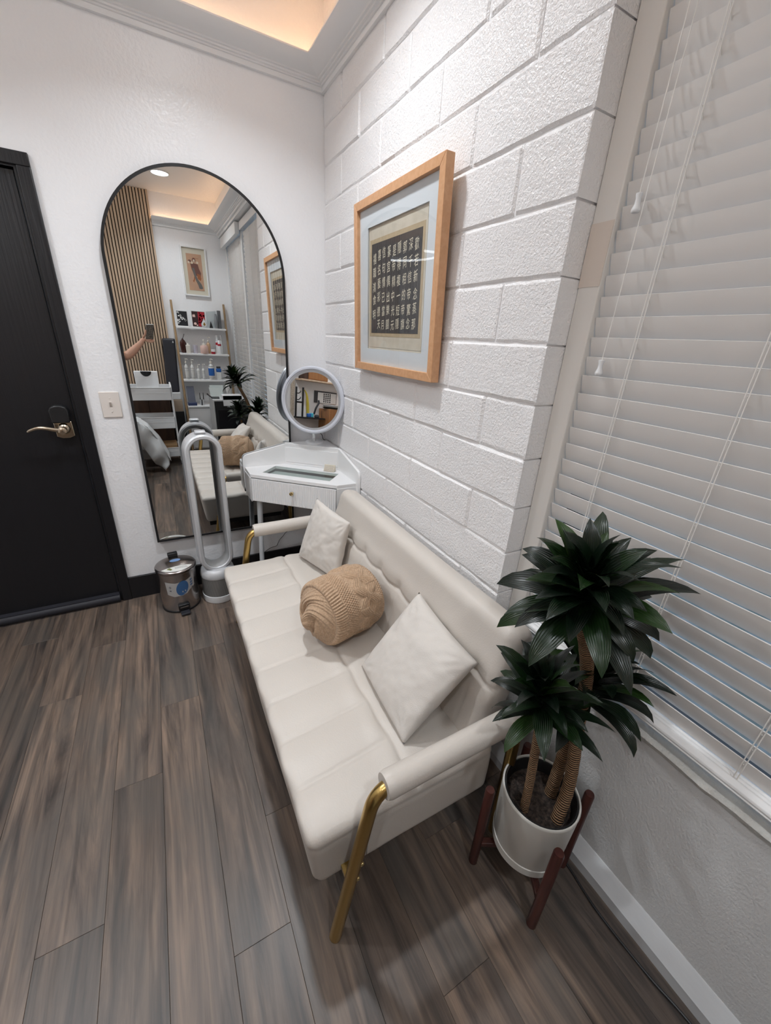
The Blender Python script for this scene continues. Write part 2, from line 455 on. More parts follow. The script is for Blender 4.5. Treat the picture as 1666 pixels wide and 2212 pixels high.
fl = struct(G().box(XL - .1, .3, YF - .1, .1, -.06, -.006).build('floor', m_felt), 'dark wood-look vinyl plank floor', 'floor')
joints = {-1: -1.86, -2: -2.167, -3: -1.25, -4: -1.555, -5: -.625, -6: -.93, -7: -1.24, -8: -1.628, -9: -.71}
pk = 0
for r in range(-20, 2):
    x1 = -.05 + .15 * (r + 1); x0 = x1 - .15
    # rows: x edges at -.80, -.95 ...; joint of each row continues every 1.22 m
    x0 = -.20 + .15 * r; x1 = x0 + .15
    jy = joints.get(r, -((abs(r) * .37) % 1.22) - .2)
    ys = sorted([y for y in (jy + 1.23 * k for k in range(-4, 4)) if YF < y < 0] + [YF, 0.0])
    for a, b_ in zip(ys, ys[1:]):
        if b_ - a < .02: continue
        g = 0.0002; e = .0007
        vs = [(max(x0, XL) + g, a + g, -.008), (min(x1, .075) - g, a + g, -.008), (min(x1, .075) - g, b_ - g, -.008), (max(x0, XL) + g, b_ - g, -.008)]
        if vs[1][0] - vs[0][0] < .01: continue
        X0, X1 = vs[0][0], vs[1][0]
        top = [(X0 + e, a + g + e, 0), (X1 - e, a + g + e, 0), (X1 - e, b_ - g - e, 0), (X0 + e, b_ - g - e, 0)]
        mid = [(X0, a + g, -e), (X1, a + g, -e), (X1, b_ - g, -e), (X0, b_ - g, -e)]
        G().add(vs + mid + top, [(3, 2, 1, 0), (0, 1, 5, 4), (1, 2, 6, 5), (2, 3, 7, 6), (3, 0, 4, 7), (4, 5, 9, 8), (5, 6, 10, 9), (6, 7, 11, 10), (7, 4, 8, 11), (8, 9, 10, 11)]).build('plank', m_floor, fl, off=(0, 0, 0))

struct(G().box(XL - .1, .3, YF - .1, .1, ZC, ZC + .1).build('ceiling', m_cove), 'white tray ceiling above the lit cove', 'ceiling')
# back wall with a door opening
DX1, DX0, DZ = -1.287, -2.105, 2.047
g = G().box(DX1, .22, 0, .12, -.006, ZC).box(XL - .1, DX0, 0, .12, -.006, ZC).box(DX0, DX1, 0, .12, DZ, ZC)
struct(g.build('wall_back', m_wall), 'white hand-textured back wall with the door and arched mirror', 'wall')
struct(G().box(XL - .12, XL, YF - .1, .12, -.006, ZC).build('wall_left', m_wall), 'white left wall seen only in the makeup mirror', 'wall')

# far wall, with the slat cladding left of x = -.71
wf = struct(G().box(XL - .1, .25, YF - .12, YF, -.006, ZC).build('wall_front', m_wall), 'white far wall seen in the arched mirror', 'wall')
G().box(XL, -.712, YF, YF + .012, 0, ZC).build('felt_backing', m_felt, wf, off=(0, 0, 0))
slat_me = None
for k in range(66):
    x1 = -.712 - .0308 * k; x0 = x1 - .0208
    if x0 < XL: break
    if slat_me is None:
        ob = G().box(-.0104, .0104, YF + .012, YF + .030, 0.0, ZC - .002).build('slat', m_slatwood, wf, off=(0, 0, 0)); slat_me = ob.data
    else:
        ob = bpy.data.objects.new('slat', slat_me); COL.objects.link(ob); ob.parent = wf
    ob.location = ((x0 + x1) / 2, 0, 0)

# block wall: every block is its own piece, recessed mortar behind
wr = struct(G().box(.0048, .22, YR + .006, 0, -.006, ZW + .02).box(.0, .22, YF, 0, ZW + .02, ZC).build('wall_right', m_mortar), 'white painted concrete block wall behind the sofa', 'wall')
ZL, CP = .7356, .1565
rb = random.Random(3)
def block(y0, y1, z0, z1, end=False):
    """front face x~0, edges knocked about and softened; y0<y1"""
    n = 7; gp = .0030
    y0 += gp if not end else 0; y1 -= gp; z0 += gp; z1 -= gp
    fr, bk = [], []
    px = rb.uniform(-.0030, .0020)
    rows = []
    for j, vz in enumerate((0, .045, .955, 1)):
        row = []
        for i in range(n + 1):
            u = i / n
            jy = rb.uniform(-.0016, .0016); jz = rb.uniform(-.0020, .0020)
            edge = (j in (0, 3)) or (i in (0, n))
            x = (.0036 + rb.uniform(-.0012, .0012) if edge else px + rb.uniform(-.0010, .0010))
            y = lerp(y0, y1, u); z = lerp(z0, z1, vz)
            if i == 1: y = lerp(y0, y1, .018)
            if i == n - 1: y = lerp(y0, y1, .982)
            if end and i == 0: x = .001 + rb.uniform(-.001, .001)
            row.append((x, y + (jy if not (i in (0, n)) else jy * .5), z + jz))
        rows.append(row)
    g = G(); vs = [p for r_ in rows for p in r_]; W = n + 1
    fs = [(j * W + i, j * W + i + 1, (j + 1) * W + i + 1, (j + 1) * W + i) for j in range(3) for i in range(n)]
    per = [i for i in range(W)] + [j * W + n for j in range(1, 4)] + [3 * W + i for i in range(n - 1, -1, -1)] + [j * W for j in (2, 1)]
    o = len(vs); back = .088
    vs += [(back, vs[i][1], vs[i][2]) for i in per]
    m = len(per)
    fs += [(per[k], o + k, o + (k + 1) % m, per[(k + 1) % m]) for k in range(m)]
    g.add(vs, fs).build('block', m_block, wr, off=(0, 0, 0), smooth=True, angle=9)
for k in range(-5, 12):
    z0 = ZL + CP * k; z1 = z0 + CP
    if z1 < .02: continue
    z0 = max(z0, 0); z1 = min(z1, ZW + .015)
    first = -.228 if k % 2 else -.4265
    ys = [0.0] + [first - .4065 * i for i in range(6)]
    ys = [y for y in ys if y > YR + .05] + [YR]
    for a, b_ in zip(ys, ys[1:]): block(b_, a, z0, z1, end=(b_ == YR))

# lower wall under the windows, lintel beam, sill, casing
struct(G().box(.072, .22, YF, YR + .003, -.006, .60).build('wall_window', m_lowwall), 'grey-white plaster wall under the window', 'wall')
struct(G().box(.0, .22, YF, YR - .001, 2.555, ZW + .02).build('wall_lintel', m_trim), 'white boxed beam above the windows', 'wall')
g = G()
rs = random.Random(5); NS = 70
prof = []
for i in range(NS + 1):
    y = lerp(YR - .004, YF, i / NS)
    a = .058 + .010 * noise.noise((y * 9, 0, 0)) + .004 * noise.noise((y * 40, 3, 0))
    h = .612 + .005 * noise.noise((y * 12, 5, 0))
    c_ = .128 + .010 * noise.noise((y * 7, 9, 0))
    prof.append([(.085, y, .585), (a + .006, y, .588), (a, y, h - .009), (a + .007, y, h), (c_ - .004, y, h + .003), (c_, y, h - .004), (.2, y, h - .006)])
vs = [p for r_ in prof for p in r_]; W = 7
g.add(vs, [(i * W + j, (i + 1) * W + j, (i + 1) * W + j + 1, i * W + j + 1) for i in range(NS) for j in range(W - 1)])
struct(g.build('trim_1', m_sill, smooth=True, angle=50), 'rough uneven plaster window sill edge', 'trim')
t2 = struct(G().box(.070, .20, YR - .062, YR - .001, .60, 2.556).build('trim_2', m_trim_warm, bevel=.003), 'cream side casing between block wall and blinds', 'trim')
G().box(.0688, .0700, YR - .061, YR - .002, 1.655, 1.79).build('tape_patch', m_gaffer, t2, off=(0, 0, 0))['label'] = 'beige masking tape patch'
struct(G().box(.070, .20, -2.76, -2.70, .60, 2.556).build('trim_3', m_trim, bevel=.003), 'white post between the two blinds', 'trim')
struct(G().box(.070, .20, YF, -3.715, .60, 2.556).build('trim_4', m_trim, bevel=.003), 'white casing at the far window edge', 'trim')

# baseboards
struct(G().box(-1.232, 0.0, -.014, 0, 0, .1435).build('baseboard_back', m_black, bevel=.002), 'black baseboard along the back wall', 'baseboard')
bbp = [(.072, 0), (.040, 0), (.038, .040), (.041, .043), (.066, .083), (.070, .087), (.072, .087)]
m_bb = M('worn_baseboard', (.62, .63, .64), .42, var=((16, 5, 16), (.55, .56, .57), 4), layers=[((30, 12, 30), 3, .1, 'n')])
g = G(); NB = 30
vs = []
for i in range(NB + 1):
    y = lerp(YR + .001, YF, i / NB); dn = .0015 * noise.noise((y * 8, 1, 1))
    vs += [(x + (dn if x < .06 else 0), y, z) for x, z in bbp]
W = len(bbp)
g.add(vs, [(i * W + j, (i + 1) * W + j, (i + 1) * W + j + 1, i * W + j + 1) for i in range(NB) for j in range(W - 1)])
struct(g.build('baseboard_right', m_bb, smooth=True, angle=20), 'chipped white baseboard under the window', 'baseboard')
struct(G().box(-.712, .07, YF, YF + .014, 0, .09).build('baseboard_front', m_black, bevel=.002), 'black baseboard of the far wall', 'baseboard')

# crown with the LED strip lying on it
cp = [(0, 2.583), (.016, 2.583), (.018, 2.590), (.018, 2.600), (.024, 2.601), (.026, 2.606), (.034, 2.607), (.036, 2.613), (.044, 2.614), (.047, 2.619), (.060, 2.622), (.080, 2.628), (.098, 2.638), (.110, 2.650), (.116, 2.654), (.116, 2.660), (.108, 2.660), (.0, 2.640)]
def crown(a, b_, idx, label):
    """a, b_: function p -> (x, y) of both ends for projection p"""
    g = G(); W = len(cp)
    vs = [(*a(p), z) for p, z in cp] + [(*b_(p), z) for p, z in cp]
    g.add(vs, [(j, j + 1, W + j + 1, W + j) for j in range(W - 1)])
    o = struct(g.build('trim_%d' % idx, m_trim, smooth=True, angle=25), label, 'crown moulding')
    s = G()
    q = [(.040, 2.662), (.052, 2.662), (.052, 2.666), (.040, 2.666)]
    vs = [(*a(p), z) for p, z in q] + [(*b_(p), z) for p, z in q]
    s.add(vs, [(0, 1, 2, 3), (7, 6, 5, 4), (0, 4, 5, 1), (1, 5, 6, 2), (2, 6, 7, 3), (3, 7, 4, 0)])
    s.build('led_strip', m_led, o, off=(0, 0, 0))
crown(lambda p: (-p, -p), lambda p: (XL + p, -p), 5, 'white stepped crown moulding over the back wall with warm strip light')
crown(lambda p: (-p, -p), lambda p: (-p, YF + p), 6, 'white stepped crown moulding over the block wall with warm strip light')
crown(lambda p: (-p, YF + p), lambda p: (-.712, YF + p), 7, 'white stepped crown moulding over the far wall with warm strip light')
crown(lambda p: (XL + p, -p), lambda p: (XL + p, YF + .031 + 0 * p), 8, 'white stepped crown moulding over the left wall with warm strip light')

# windows: frame, pane, and the ground outside
def window(i, y0, y1):
    g = G(); z0, z1 = .60, 2.556; fw = .04
    g.box(.165, .20, y0, y0 + fw, z0, z1).box(.165, .20, y1 - fw, y1, z0, z1).box(.165, .20, y0, y1, z0, z0 + fw).box(.165, .20, y0, y1, z1 - fw, z1)
    o = struct(g.build('window_%d' % i, m_darkgrey), 'dark framed window behind the %s blind' % ('nearer' if i == 1 else 'farther'), 'window')
    G().add([(.182, y0 + fw, z0 + fw), (.182, y0 + fw, z1 - fw), (.182, y1 - fw, z1 - fw), (.182, y1 - fw, z0 + fw)], [(0, 1, 2, 3)]).build('pane', m_pane, o, off=(0, 0, 0), recalc=False)
window(1, -2.70, YR - .062)
window(2, -3.715, -2.76)
m_out = M('outside_paving', (.42, .42, .42), .9, var=((1.5, 5, 1), (.16, .19, .17), 4))
struct(G().box(.4, 9, -9, 5, -.3, -.2).build('ground', m_out), 'grey paving outside the window', 'ground')

# door with casing, recessed panel, lever and sweep
dr = struct(G().box(DX0 + .004, DX1 - .004, .012, .052, .012, DZ - .006).build('door_1', m_black, bevel=.002), 'black wood-grain door', 'door')
def cased(x0, x1, z0, z1):
    G().box(x0, x1, -.018, 0.0, z0, z1).build('casing', m_black, dr, off=(0, 0, 0), bevel=.0025)
cased(-1.276, -1.2305, 0, 2.053)
cased(DX0 - .056, DX0 - .011, 0, 2.053)
cased(DX0 - .056, -1.2305, 2.053, 2.0985)
g = G().box(DX1, DX1 + .011, -.004, .06, 0, DZ + .006).box(DX0 - .011, DX0, -.004, .06, 0, DZ + .006).box(DX0, DX1, -.004, .06, DZ, DZ + .006)
g.build('jamb', m_black, dr, off=(0, 0, 0))
g = G().tube([(DX0 + .01, -.010, .026), (DX1 - .0, -.010, .026)], .024, 14).box(DX0 + .01, DX1 - .002, -.02, .012, .01, .052)
g.build('door_sweep', m_blackrub, dr, off=(0, 0, 0), smooth=True)
# keypad deadbolt and lever
hx, hz = -1.345, 1.045
g = G()
kp = [(-.036, 0), (.036, 0), (.040, .06), (.032, .078), (.012, .086), (-.012, .086), (-.032, .078), (-.040, .06)]
g.prism([(hx + a * .95, hz + .010 + b_ * .95) for a, b_ in kp], -.030, .012, fn=lambda a, b_, c: (a, c, b_))
g.build('keypad_lock', m_blackfl, dr, off=(0, 0, 0), bevel=.006, seg=3)['label'] = 'glossy black keypad housing'
pp_ = [(-.034, -.052), (-.012, -.060), (.014, -.060), (.038, -.050), (.036, .02), (.014, .024), (0, .040), (-.014, .024), (-.036, .02)]
g = G().prism([(hx + .002 + a, hz - .006 + b_) for a, b_ in pp_], -.012, .012, fn=lambda a, b_, c: (a, c, b_))
g.build('rose_plate', m_brass, dr, off=(0, 0, 0), bevel=.003)
g = G().lathe([(.026, 0), (.026, .006), (.020, .014), (.014, .018), (.013, .048), (.017, .052), (.017, .060), (.010, .064), (.004, .065)], 24, fn=lambda x, y, z: (hx + .004 + x, -.012 - z, hz - .018 + y))
lv = bez([(hx + .004, -.062, hz - .018), (hx - .03, -.064, hz - .012), (hx - .06, -.064, hz - .004), (hx - .09, -.062, hz - .004), (hx - .118, -.058, hz - .014), (hx - .126, -.056, hz - .020)], 6)
nl = len(lv)
g.tube(lv, [lerp(.0115, .0055, i / (nl - 1)) for i in range(nl)], 12)
g.build('lever_handle', m_brass, dr, off=(0, 0, 0), smooth=True)

# ------------------------------------------------------------------ arched mirror, switch
ax0, ax1, az0, az1 = -1.046, -.236, .351, 2.176
ar = (ax1 - ax0) / 2; acx = (ax0 + ax1) / 2; asz = az1 - ar
def arch(inset, n=48):
    r = ar - inset
    return [(ax0 + inset, az0 + inset), (ax1 - inset, az0 + inset)] + [(acx + r * math.cos(PI * k / n), asz + r * math.sin(PI * k / n)) for k in range(n + 1)]
t = thing('arched_mirror', (acx, -.015, az0), 'tall black-framed arched mirror hung on the back wall', 'mirror')
o_, i_ = arch(0), arch(.0115); n = len(o_)
g = G()
rings = [[(p[0], 0.0, p[1]) for p in o_], [(p[0], -.031, p[1]) for p in o_], [(p[0], -.031, p[1]) for p in i_], [(p[0], -.024, p[1]) for p in i_]]
g.add([p for r_ in rings for p in r_], [(k * n + j, k * n + (j + 1) % n, (k + 1) * n + (j + 1) % n, (k + 1) * n + j) for k in range(3) for j in range(n)])
g.build('frame', m_blackfl, t, smooth=True, angle=35)
g = G(); pts = arch(.0105)
g.add([(p[0], -.0285, p[1]) for p in pts], [tuple(range(len(pts)))])
g.build('glass', m_mirror, t)

t = thing('light_switch', (-1.133, 0, 1.133), 'ivory toggle light switch between the door and the arched mirror', 'switch')
G().box(-1.1745, -1.0915, -.006, 0, 1.071, 1.1965).build('wall_plate', m_switch, t, bevel=.003)
G().hexa([(-1.139, -.006, 1.122), (-1.127, -.006, 1.122), (-1.127, -.002, 1.122), (-1.139, -.002, 1.122), (-1.1375, -.020, 1.149), (-1.1285, -.020, 1.149), (-1.128, -.004, 1.146), (-1.138, -.004, 1.146)]).build('toggle', m_switch, t, bevel=.0015)
for z in (1.100, 1.166):
    G().lathe([(.0034, 0), (.0030, .0018), (.001, .0022)], 12, fn=lambda x, y, q: (-1.133 + x, -.006 - q, z + y)).build('screw', m_switch, t, smooth=True)

# ------------------------------------------------------------------ framed rubbing on the block wall
t = thing('framed_calligraphy', (-.03, -.86, 1.37), 'beech-framed black calligraphy rubbing hanging on the block wall', 'picture')
fy0, fy1, fz0, fz1 = -1.198, -.535, 1.374, 2.030
def P3(y, z, d):
    """point on the leaning picture: y along the wall, z up the frame, d out of its back plane"""
    k = (z - fz0) / (fz1 - fz0)
    return (-.010 - .024 * k - d, y, z)
def slab(g, ya, yb, za, zb, d0, d1):
    return g.hexa([P3(ya, za, d0), P3(yb, za, d0), P3(yb, za, d1), P3(ya, za, d1), P3(ya, zb, d0), P3(yb, zb, d0), P3(yb, zb, d1), P3(ya, zb, d1)])
fw, fd = .031, .033
def member(q):
    G().hexa([P3(*q[0], 0), P3(*q[1], 0), P3(*q[1], fd), P3(*q[0], fd), P3(*q[3], 0), P3(*q[2], 0), P3(*q[2], fd), P3(*q[3], fd)]).build('frame_rail', m_frame, t, bevel=.0015)
member([(fy0, fz0), (fy1, fz0), (fy1 - fw, fz0 + fw), (fy0 + fw, fz0 + fw)])
member([(fy0 + fw, fz1 - fw), (fy1 - fw, fz1 - fw), (fy1, fz1), (fy0, fz1)])
member([(fy0, fz0), (fy0 + fw, fz0 + fw), (fy0 + fw, fz1 - fw), (fy0, fz1)])
member([(fy1 - fw, fz0 + fw), (fy1, fz0), (fy1, fz1), (fy1 - fw, fz1 - fw)])
slab(G(), fy0 + .01, fy1 - .01, fz0 + .01, fz1 - .01, .004, .010).build('backing_board', m_cream, t)
my0, my1, mz0, mz1 = -1.098, -.642, 1.468, 1.930
g = G()
for a in ((fy0 + fw - .004, my0, fz0 + fw - .004, fz1 - fw + .004), (my1, fy1 - fw + .004, fz0 + fw - .004, fz1 - fw + .004), (my0, my1, fz0 + fw - .004, mz0), (my0, my1, mz1, fz1 - fw + .004)):
    slab(g, *a, .012, .017)
g.build('mount', m_mat, t)
slab(G(), -1.087, -.652, 1.476, 1.922, .010, .0112).build('cream_sheet', m_cream, t)
slab(G(), -1.076, -.655, 1.520, 1.885, .0112, .0118).build('silk_border', m_tan, t)
iy0, iy1, iz0, iz1 = -1.060, -.672, 1.534, 1.869
slab(G(), iy0, iy1, iz0, iz1, .0118, .0124).build('ink_rubbing', m_ink, t)
rows = ['禧喜信篆是隱郭深歡', '職名句宫帝得同千若', '鴻藝情偶精複相信新', '食彩已出中一的帝念', '明德當樂光短帝驚蒸', ' 天月囍元隱旗念那']
g = G(); rg = random.Random(4)
for r_, row in enumerate(rows):
    for c_, ch in enumerate(row):
        if ch == ' ': continue
        vs, fs = text_mesh(ch, .036)
        y = lerp(iy1 - .028, iy0 + .032, c_ / 8) + rg.uniform(-.002, .002)
        z = lerp(iz1 - .045, iz0 + .030, r_ / 5) - (.010 if c_ == 0 else 0) + rg.uniform(-.003, .003)
        if c_ == 0 and r_ == 5: continue
        sk = rg.uniform(.05, .15)
        g.add([P3(y - (p[0] * .80 + p[1] * sk * 0), z + p[1] * 1.15 + p[0] * .12, .0128) for p in vs], fs)
g.build('calligraphy', m_script, t, recalc=False)
G().add([P3(fy0 + fw - .006, fz0 + fw - .006, .0215), P3(fy1 - fw + .006, fz0 + fw - .006, .0215), P3(fy1 - fw + .006, fz1 - fw + .006, .0215), P3(fy0 + fw - .006, fz1 - fw + .006, .0215)], [(3, 2, 1, 0)]).build('glazing', m_picglass, t, recalc=False)

# ------------------------------------------------------------------ corner vanity
A_ = (-.527, -.048); B_ = (-.525, -.190); C_ = (-.133, -.534); D_ = (-.018, -.534); E_ = (-.018, -.272); F_ = (-.282, -.048)
t = thing('corner_vanity', (-.2, -.2, 0), 'white corner vanity table with fluted drawer and glass inset top', 'vanity')
ZT = .765
gl_ = [(-.454, -.179), (-.349, -.071), (-.043, -.342), (-.143, -.451)]
def inset(poly, k):
    cx = sum(p[0] for p in poly) / 4; cy = sum(p[1] for p in poly) / 4
    return [(lerp(p[0], cx, k), lerp(p[1], cy, k)) for p in poly]
# tabletop as a ring round the glass
outer = [A_, B_, C_, D_, E_, F_]
import itertools
g = G()
bm = bmesh.new()
vo = [bm.verts.new((p[0], p[1], ZT)) for p in outer]; vi = [bm.verts.new((p[0], p[1], ZT)) for p in gl_]
ed = [bm.edges.new((vo[i], vo[(i + 1) % 6])) for i in range(6)] + [bm.edges.new((vi[i], vi[(i + 1) % 4])) for i in range(4)]
bmesh.ops.triangle_fill(bm, edges=ed, use_beauty=True)
ex = bmesh.ops.extrude_face_region(bm, geom=bm.faces[:])
bmesh.ops.translate(bm, verts=[v for v in ex['geom'] if isinstance(v, bmesh.types.BMVert)], vec=(0, 0, -.020))
bm.verts.index_update()
g.add([tuple(v.co) for v in bm.verts], [tuple(v.index for v in f.verts) for f in bm.faces]); bm.free()
g.build('tabletop', m_vanity, t, bevel=.002)
g = G().add([(p[0], p[1], ZT - .004) for p in gl_], [(3, 2, 1, 0)]); g.build('glass_inset', thin_glass('grey_inset_glass', (.74, .79, .77), .03), t, recalc=False)
G().prism(inset(gl_, -.03), ZT - .042, ZT - .036).build('drawer_floor', m_glassgrey, t)
# body: left and right side panels, fluted drawer front, bottom, hidden backs
ZB = .600
g = G().prism([(-.532, -.048), (-.527, -.192), (-.505, -.180), (-.510, -.048)], ZB - .004, ZT - .020); g.build('side_panel', m_vanity, t, bevel=.002)
g = G().prism([(-.135, -.536), (-.018, -.536), (-.018, -.518), (-.128, -.518)], ZB - .004, ZT - .020); g.build('side_panel', m_vanity, t, bevel=.002)
g = G().prism([(-.505, -.185), (-.135, -.515), (-.02, -.515), (-.02, -.05), (-.51, -.05)], ZB - .004, ZB + .008); g.build('bottom_panel', m_vanity, t)
b0 = Vector((-.523, -.194, 0)); b1 = Vector((-.137, -.534, 0)); ub = (b1 - b0).normalized(); nb = Vector((-ub.y * -1, ub.x * -1, 0)); nb = Vector((ub.y, -ub.x, 0))
if nb.dot(Vector((-1, -1, 0))) < 0: nb = -nb
Lb = (b1 - b0).length
NF = 42
def fl_pt(s, z):
    ph = (s * NF) % 1.0
    d = .0032 * (abs(math.sin(PI * s * NF)) ** .7)
    p = b0 + ub * (Lb * s) + nb * d
    return (p.x, p.y, z)
g = G()
NS_ = NF * 6
g.grid(lambda u, v: fl_pt(u, lerp(ZB + .006, ZT - .026, v)), NS_, 1)
back0 = b0 - nb * .012; back1 = b1 - nb * .012
o = len(g.v)
g.v += [(back0.x, back0.y, ZB + .006), (back1.x, back1.y, ZB + .006), (back1.x, back1.y, ZT - .026), (back0.x, back0.y, ZT - .026)]
g.f += [tuple(range(0, NS_ + 1)) + (o + 1, o), tuple(range(NS_ + 1, 2 * NS_ + 2))[::-1] + (o + 3, o + 2)]
g.build('drawer_front', m_vanity, t, smooth=True, angle=40, recalc=False)
kc = b0 + ub * (Lb * .50) + nb * .004 + Vector((0, 0, .688))
kd = nb
g = G().tube([kc, kc + kd * .012, kc + kd * .0121, kc + kd * .022, kc + kd * .0225], [.0045, .0045, .0105, .0105, .009], 20)
g.build('drawer_knob', m_goldlt, t, smooth=True)
# wings against both walls with a rounded front corner, diagonal back panel, triangular top shelf
def wing(pl, name):
    prof = [(-.030, ZB + .0), (-.576 + .016, .728), (-.576, .745)]
    return prof
def wing_poly():
    # (distance from corner along wall, z)
    return [(.282, .895), (.530, .842), (.548, .836), (.558, .824), (.562, .808), (.562, .640), (.555, .615), (.540, .602), (.02, .602), (.02, .895)]
G().prism(wing_poly(), -.032, -.047, fn=lambda a, b_, c: (-a + .026, c, b_)).build('wing_panel', m_vanity, t, bevel=.003)
G().prism(wing_poly(), -.004, -.019, fn=lambda a, b_, c: (c, -a - .004, b_)).build('wing_panel', m_vanity, t, bevel=.003)
dF = Vector((F_[0], F_[1], 0)); dE = Vector((E_[0], E_[1], 0)); du = (dE - dF).normalized(); dn = Vector((du.y, -du.x, 0))
if dn.dot(Vector((-1, -1, 0))) < 0: dn = -dn
def dpt(s, z, d): p = dF + du * s + dn * d; return (p.x, p.y, z)
Ld = (dE - dF).length
g = G()
g.hexa([dpt(0, ZT, 0), dpt(Ld, ZT, 0), dpt(Ld, ZT, -.012), dpt(0, ZT, -.012), dpt(0, .885, 0), dpt(Ld, .885, 0), dpt(Ld, .885, -.012), dpt(0, .885, -.012)])
g.build('back_panel', m_vanity, t)
g = G()
for s0, s1, z0, z1 in ((.006, Ld - .006, .780, .872),):
    g.hexa([dpt(s0, z0, .0), dpt(s1, z0, .0), dpt(s1, z0, .003), dpt(s0, z0, .003), dpt(s0, z1, .0), dpt(s1, z1, .0), dpt(s1, z1, .003), dpt(s0, z1, .003)])
g.build('raised_panel', m_vanity, t, bevel=.0015)
G().prism([(F_[0], F_[1]), (E_[0], E_[1]), (-.018, -.048)], .882, .898).build('corner_shelf', m_vanity, t, bevel=.002)
for (px, py, qx, qy) in ((-.476, -.158, -.496, -.172), (-.115, -.42, -.108, -.432), (-.085, -.10, -.075, -.09), (-.235, -.10, -.235, -.095)):
    if px == -.235: continue
    G().tube([(qx, qy, 0), (px, py, ZB)], [.0135, .0165], 20).build('leg', m_grey_leg, t, smooth=True)

# round light-up mirror on the vanity
mc = Vector((-.150, -.200, 1.168)); az, el = math.radians(38), math.radians(5)
mn = Vector((-math.sin(az) * math.cos(el), -math.cos(az) * math.cos(el), math.sin(el)))
mu = mn.cross(Vector((0, 0, 1))).normalized(); mv = mu.cross(mn).normalized()
def mpt(x, y, z): p = mc + mu * x + mv * y + mn * z; return (p.x, p.y, p.z)
t = thing('makeup_mirror', (-.10, -.09, .898), 'round white makeup mirror standing on the corner vanity', 'mirror')
R0 = .186
prof = [(.0, -.030), (R0 - .03, -.030), (R0 - .006, -.024), (R0, -.016), (R0, -.010)]
G().lathe(prof, 64, fn=mpt).build('back_shell', m_ring, t, smooth=True)
prof = [(R0 + .001, -.008), (R0 + .001, .002), (R0 - .006, .008), (R0 - .014, .008), (R0 - .016, .004), (R0 - .020, .003), (R0 - .022, .0)]
g = G().lathe(prof, 64, fn=mpt, cap=False); g.build('ring_frame', m_ring, t, smooth=True, angle=30)
prof = [(R0 - .020, .0025), (R0 - .034, .0005)]
G().lathe(prof, 64, fn=mpt, cap=False).build('light_band', M('dim_light_band', (.34, .34, .35), .4), t, smooth=True)
g = G(); g.add([mpt((R0 - .033) * math.cos(2 * PI * k / 64), (R0 - .033) * math.sin(2 * PI * k / 64), .001) for k in range(64)], [tuple(range(64))])
g.build('glass', m_mirror2, t)
jb = Vector(mpt(0, -R0 + .004, -.018))
G().tube([jb, jb + Vector((.012, .020, -.030)), (-.118, -.110, .945), (-.112, -.100, .906)], [.0075, .0075, .010, .010], 16).build('stem', m_whiteplastic, t, smooth=True)
G().lathe([(.055, 0), (.055, .006), (.050, .010), (.012, .012), (.010, .016)], 40, c=(-.105, -.092, .898)).build('foot', m_whiteplastic, t, smooth=True)
single(G().tube(bez([mpt(.05, -R0 + .002, -.028), (-.07, -.10, .955), (-.040, -.066, .912), (-.028, -.058, .9015), (-.022, -.054, .9012)], 6), .0022, 8), 'mirror_cable', m_blackfl, 'black cable running from the round makeup mirror into the corner', 'cable', (-.06, -.09, .90), smooth=True)
# small printed card stand
t = thing('card_stand', (-.070, -.300, ZT), 'small cream printed tent card on the right of the vanity top', 'card')
def tpt(s, d, z): p = Vector((-.105, -.262, 0)) + du * s + dn * d; return (p.x, p.y, ZT + z)
g = G().hexa([tpt(0, .014, .001), tpt(.066, .014, .001), tpt(.066, -.020, .001), tpt(0, -.020, .001), tpt(.002, -.002, .040), tpt(.068, -.002, .040), tpt(.068, -.008, .040), tpt(.002, -.008, .040)])
g.build('card', m_cream, t, bevel=.001)
g = G()
m_greyprint = M('grey_print', (.40, .36, .33), .8)
rr = random.Random(2)
for i in range(7):
    k = (i + .8) / 8; s = .006
    while s < .058:
        l = rr.uniform(.003, .010)
        d = lerp(.014, -.002, k) + .0006; z = lerp(.001, .040, k)
        g.add([tpt(s, d, z - .0008), tpt(s + l, d, z - .0008), tpt(s + l, d - .0006, z + .0008), tpt(s, d - .0006, z + .0008)], [(0, 1, 2, 3)])
        s += l + .0022
g.build('print_lines', m_greyprint, t, recalc=False)['label'] = 'faint grey print lines'
# black wavy power cord hanging below the vanity
cd = [(-.258, -.020, .345), (-.262, -.020, .306), (-.272, -.02, .285), (-.298, -.02, .268), (-.312, -.022, .252), (-.336, -.022, .228), (-.350, -.024, .205), (-.362, -.024, .185), (-.40, -.024, .178), (-.45, -.022, .150)]
single(G().tube(bez(cd, 5), .0016, 6), 'power_cord', m_blackfl, 'thin black wavy cord hanging below the vanity', 'cord', (-.3, -.02, .26), smooth=True)

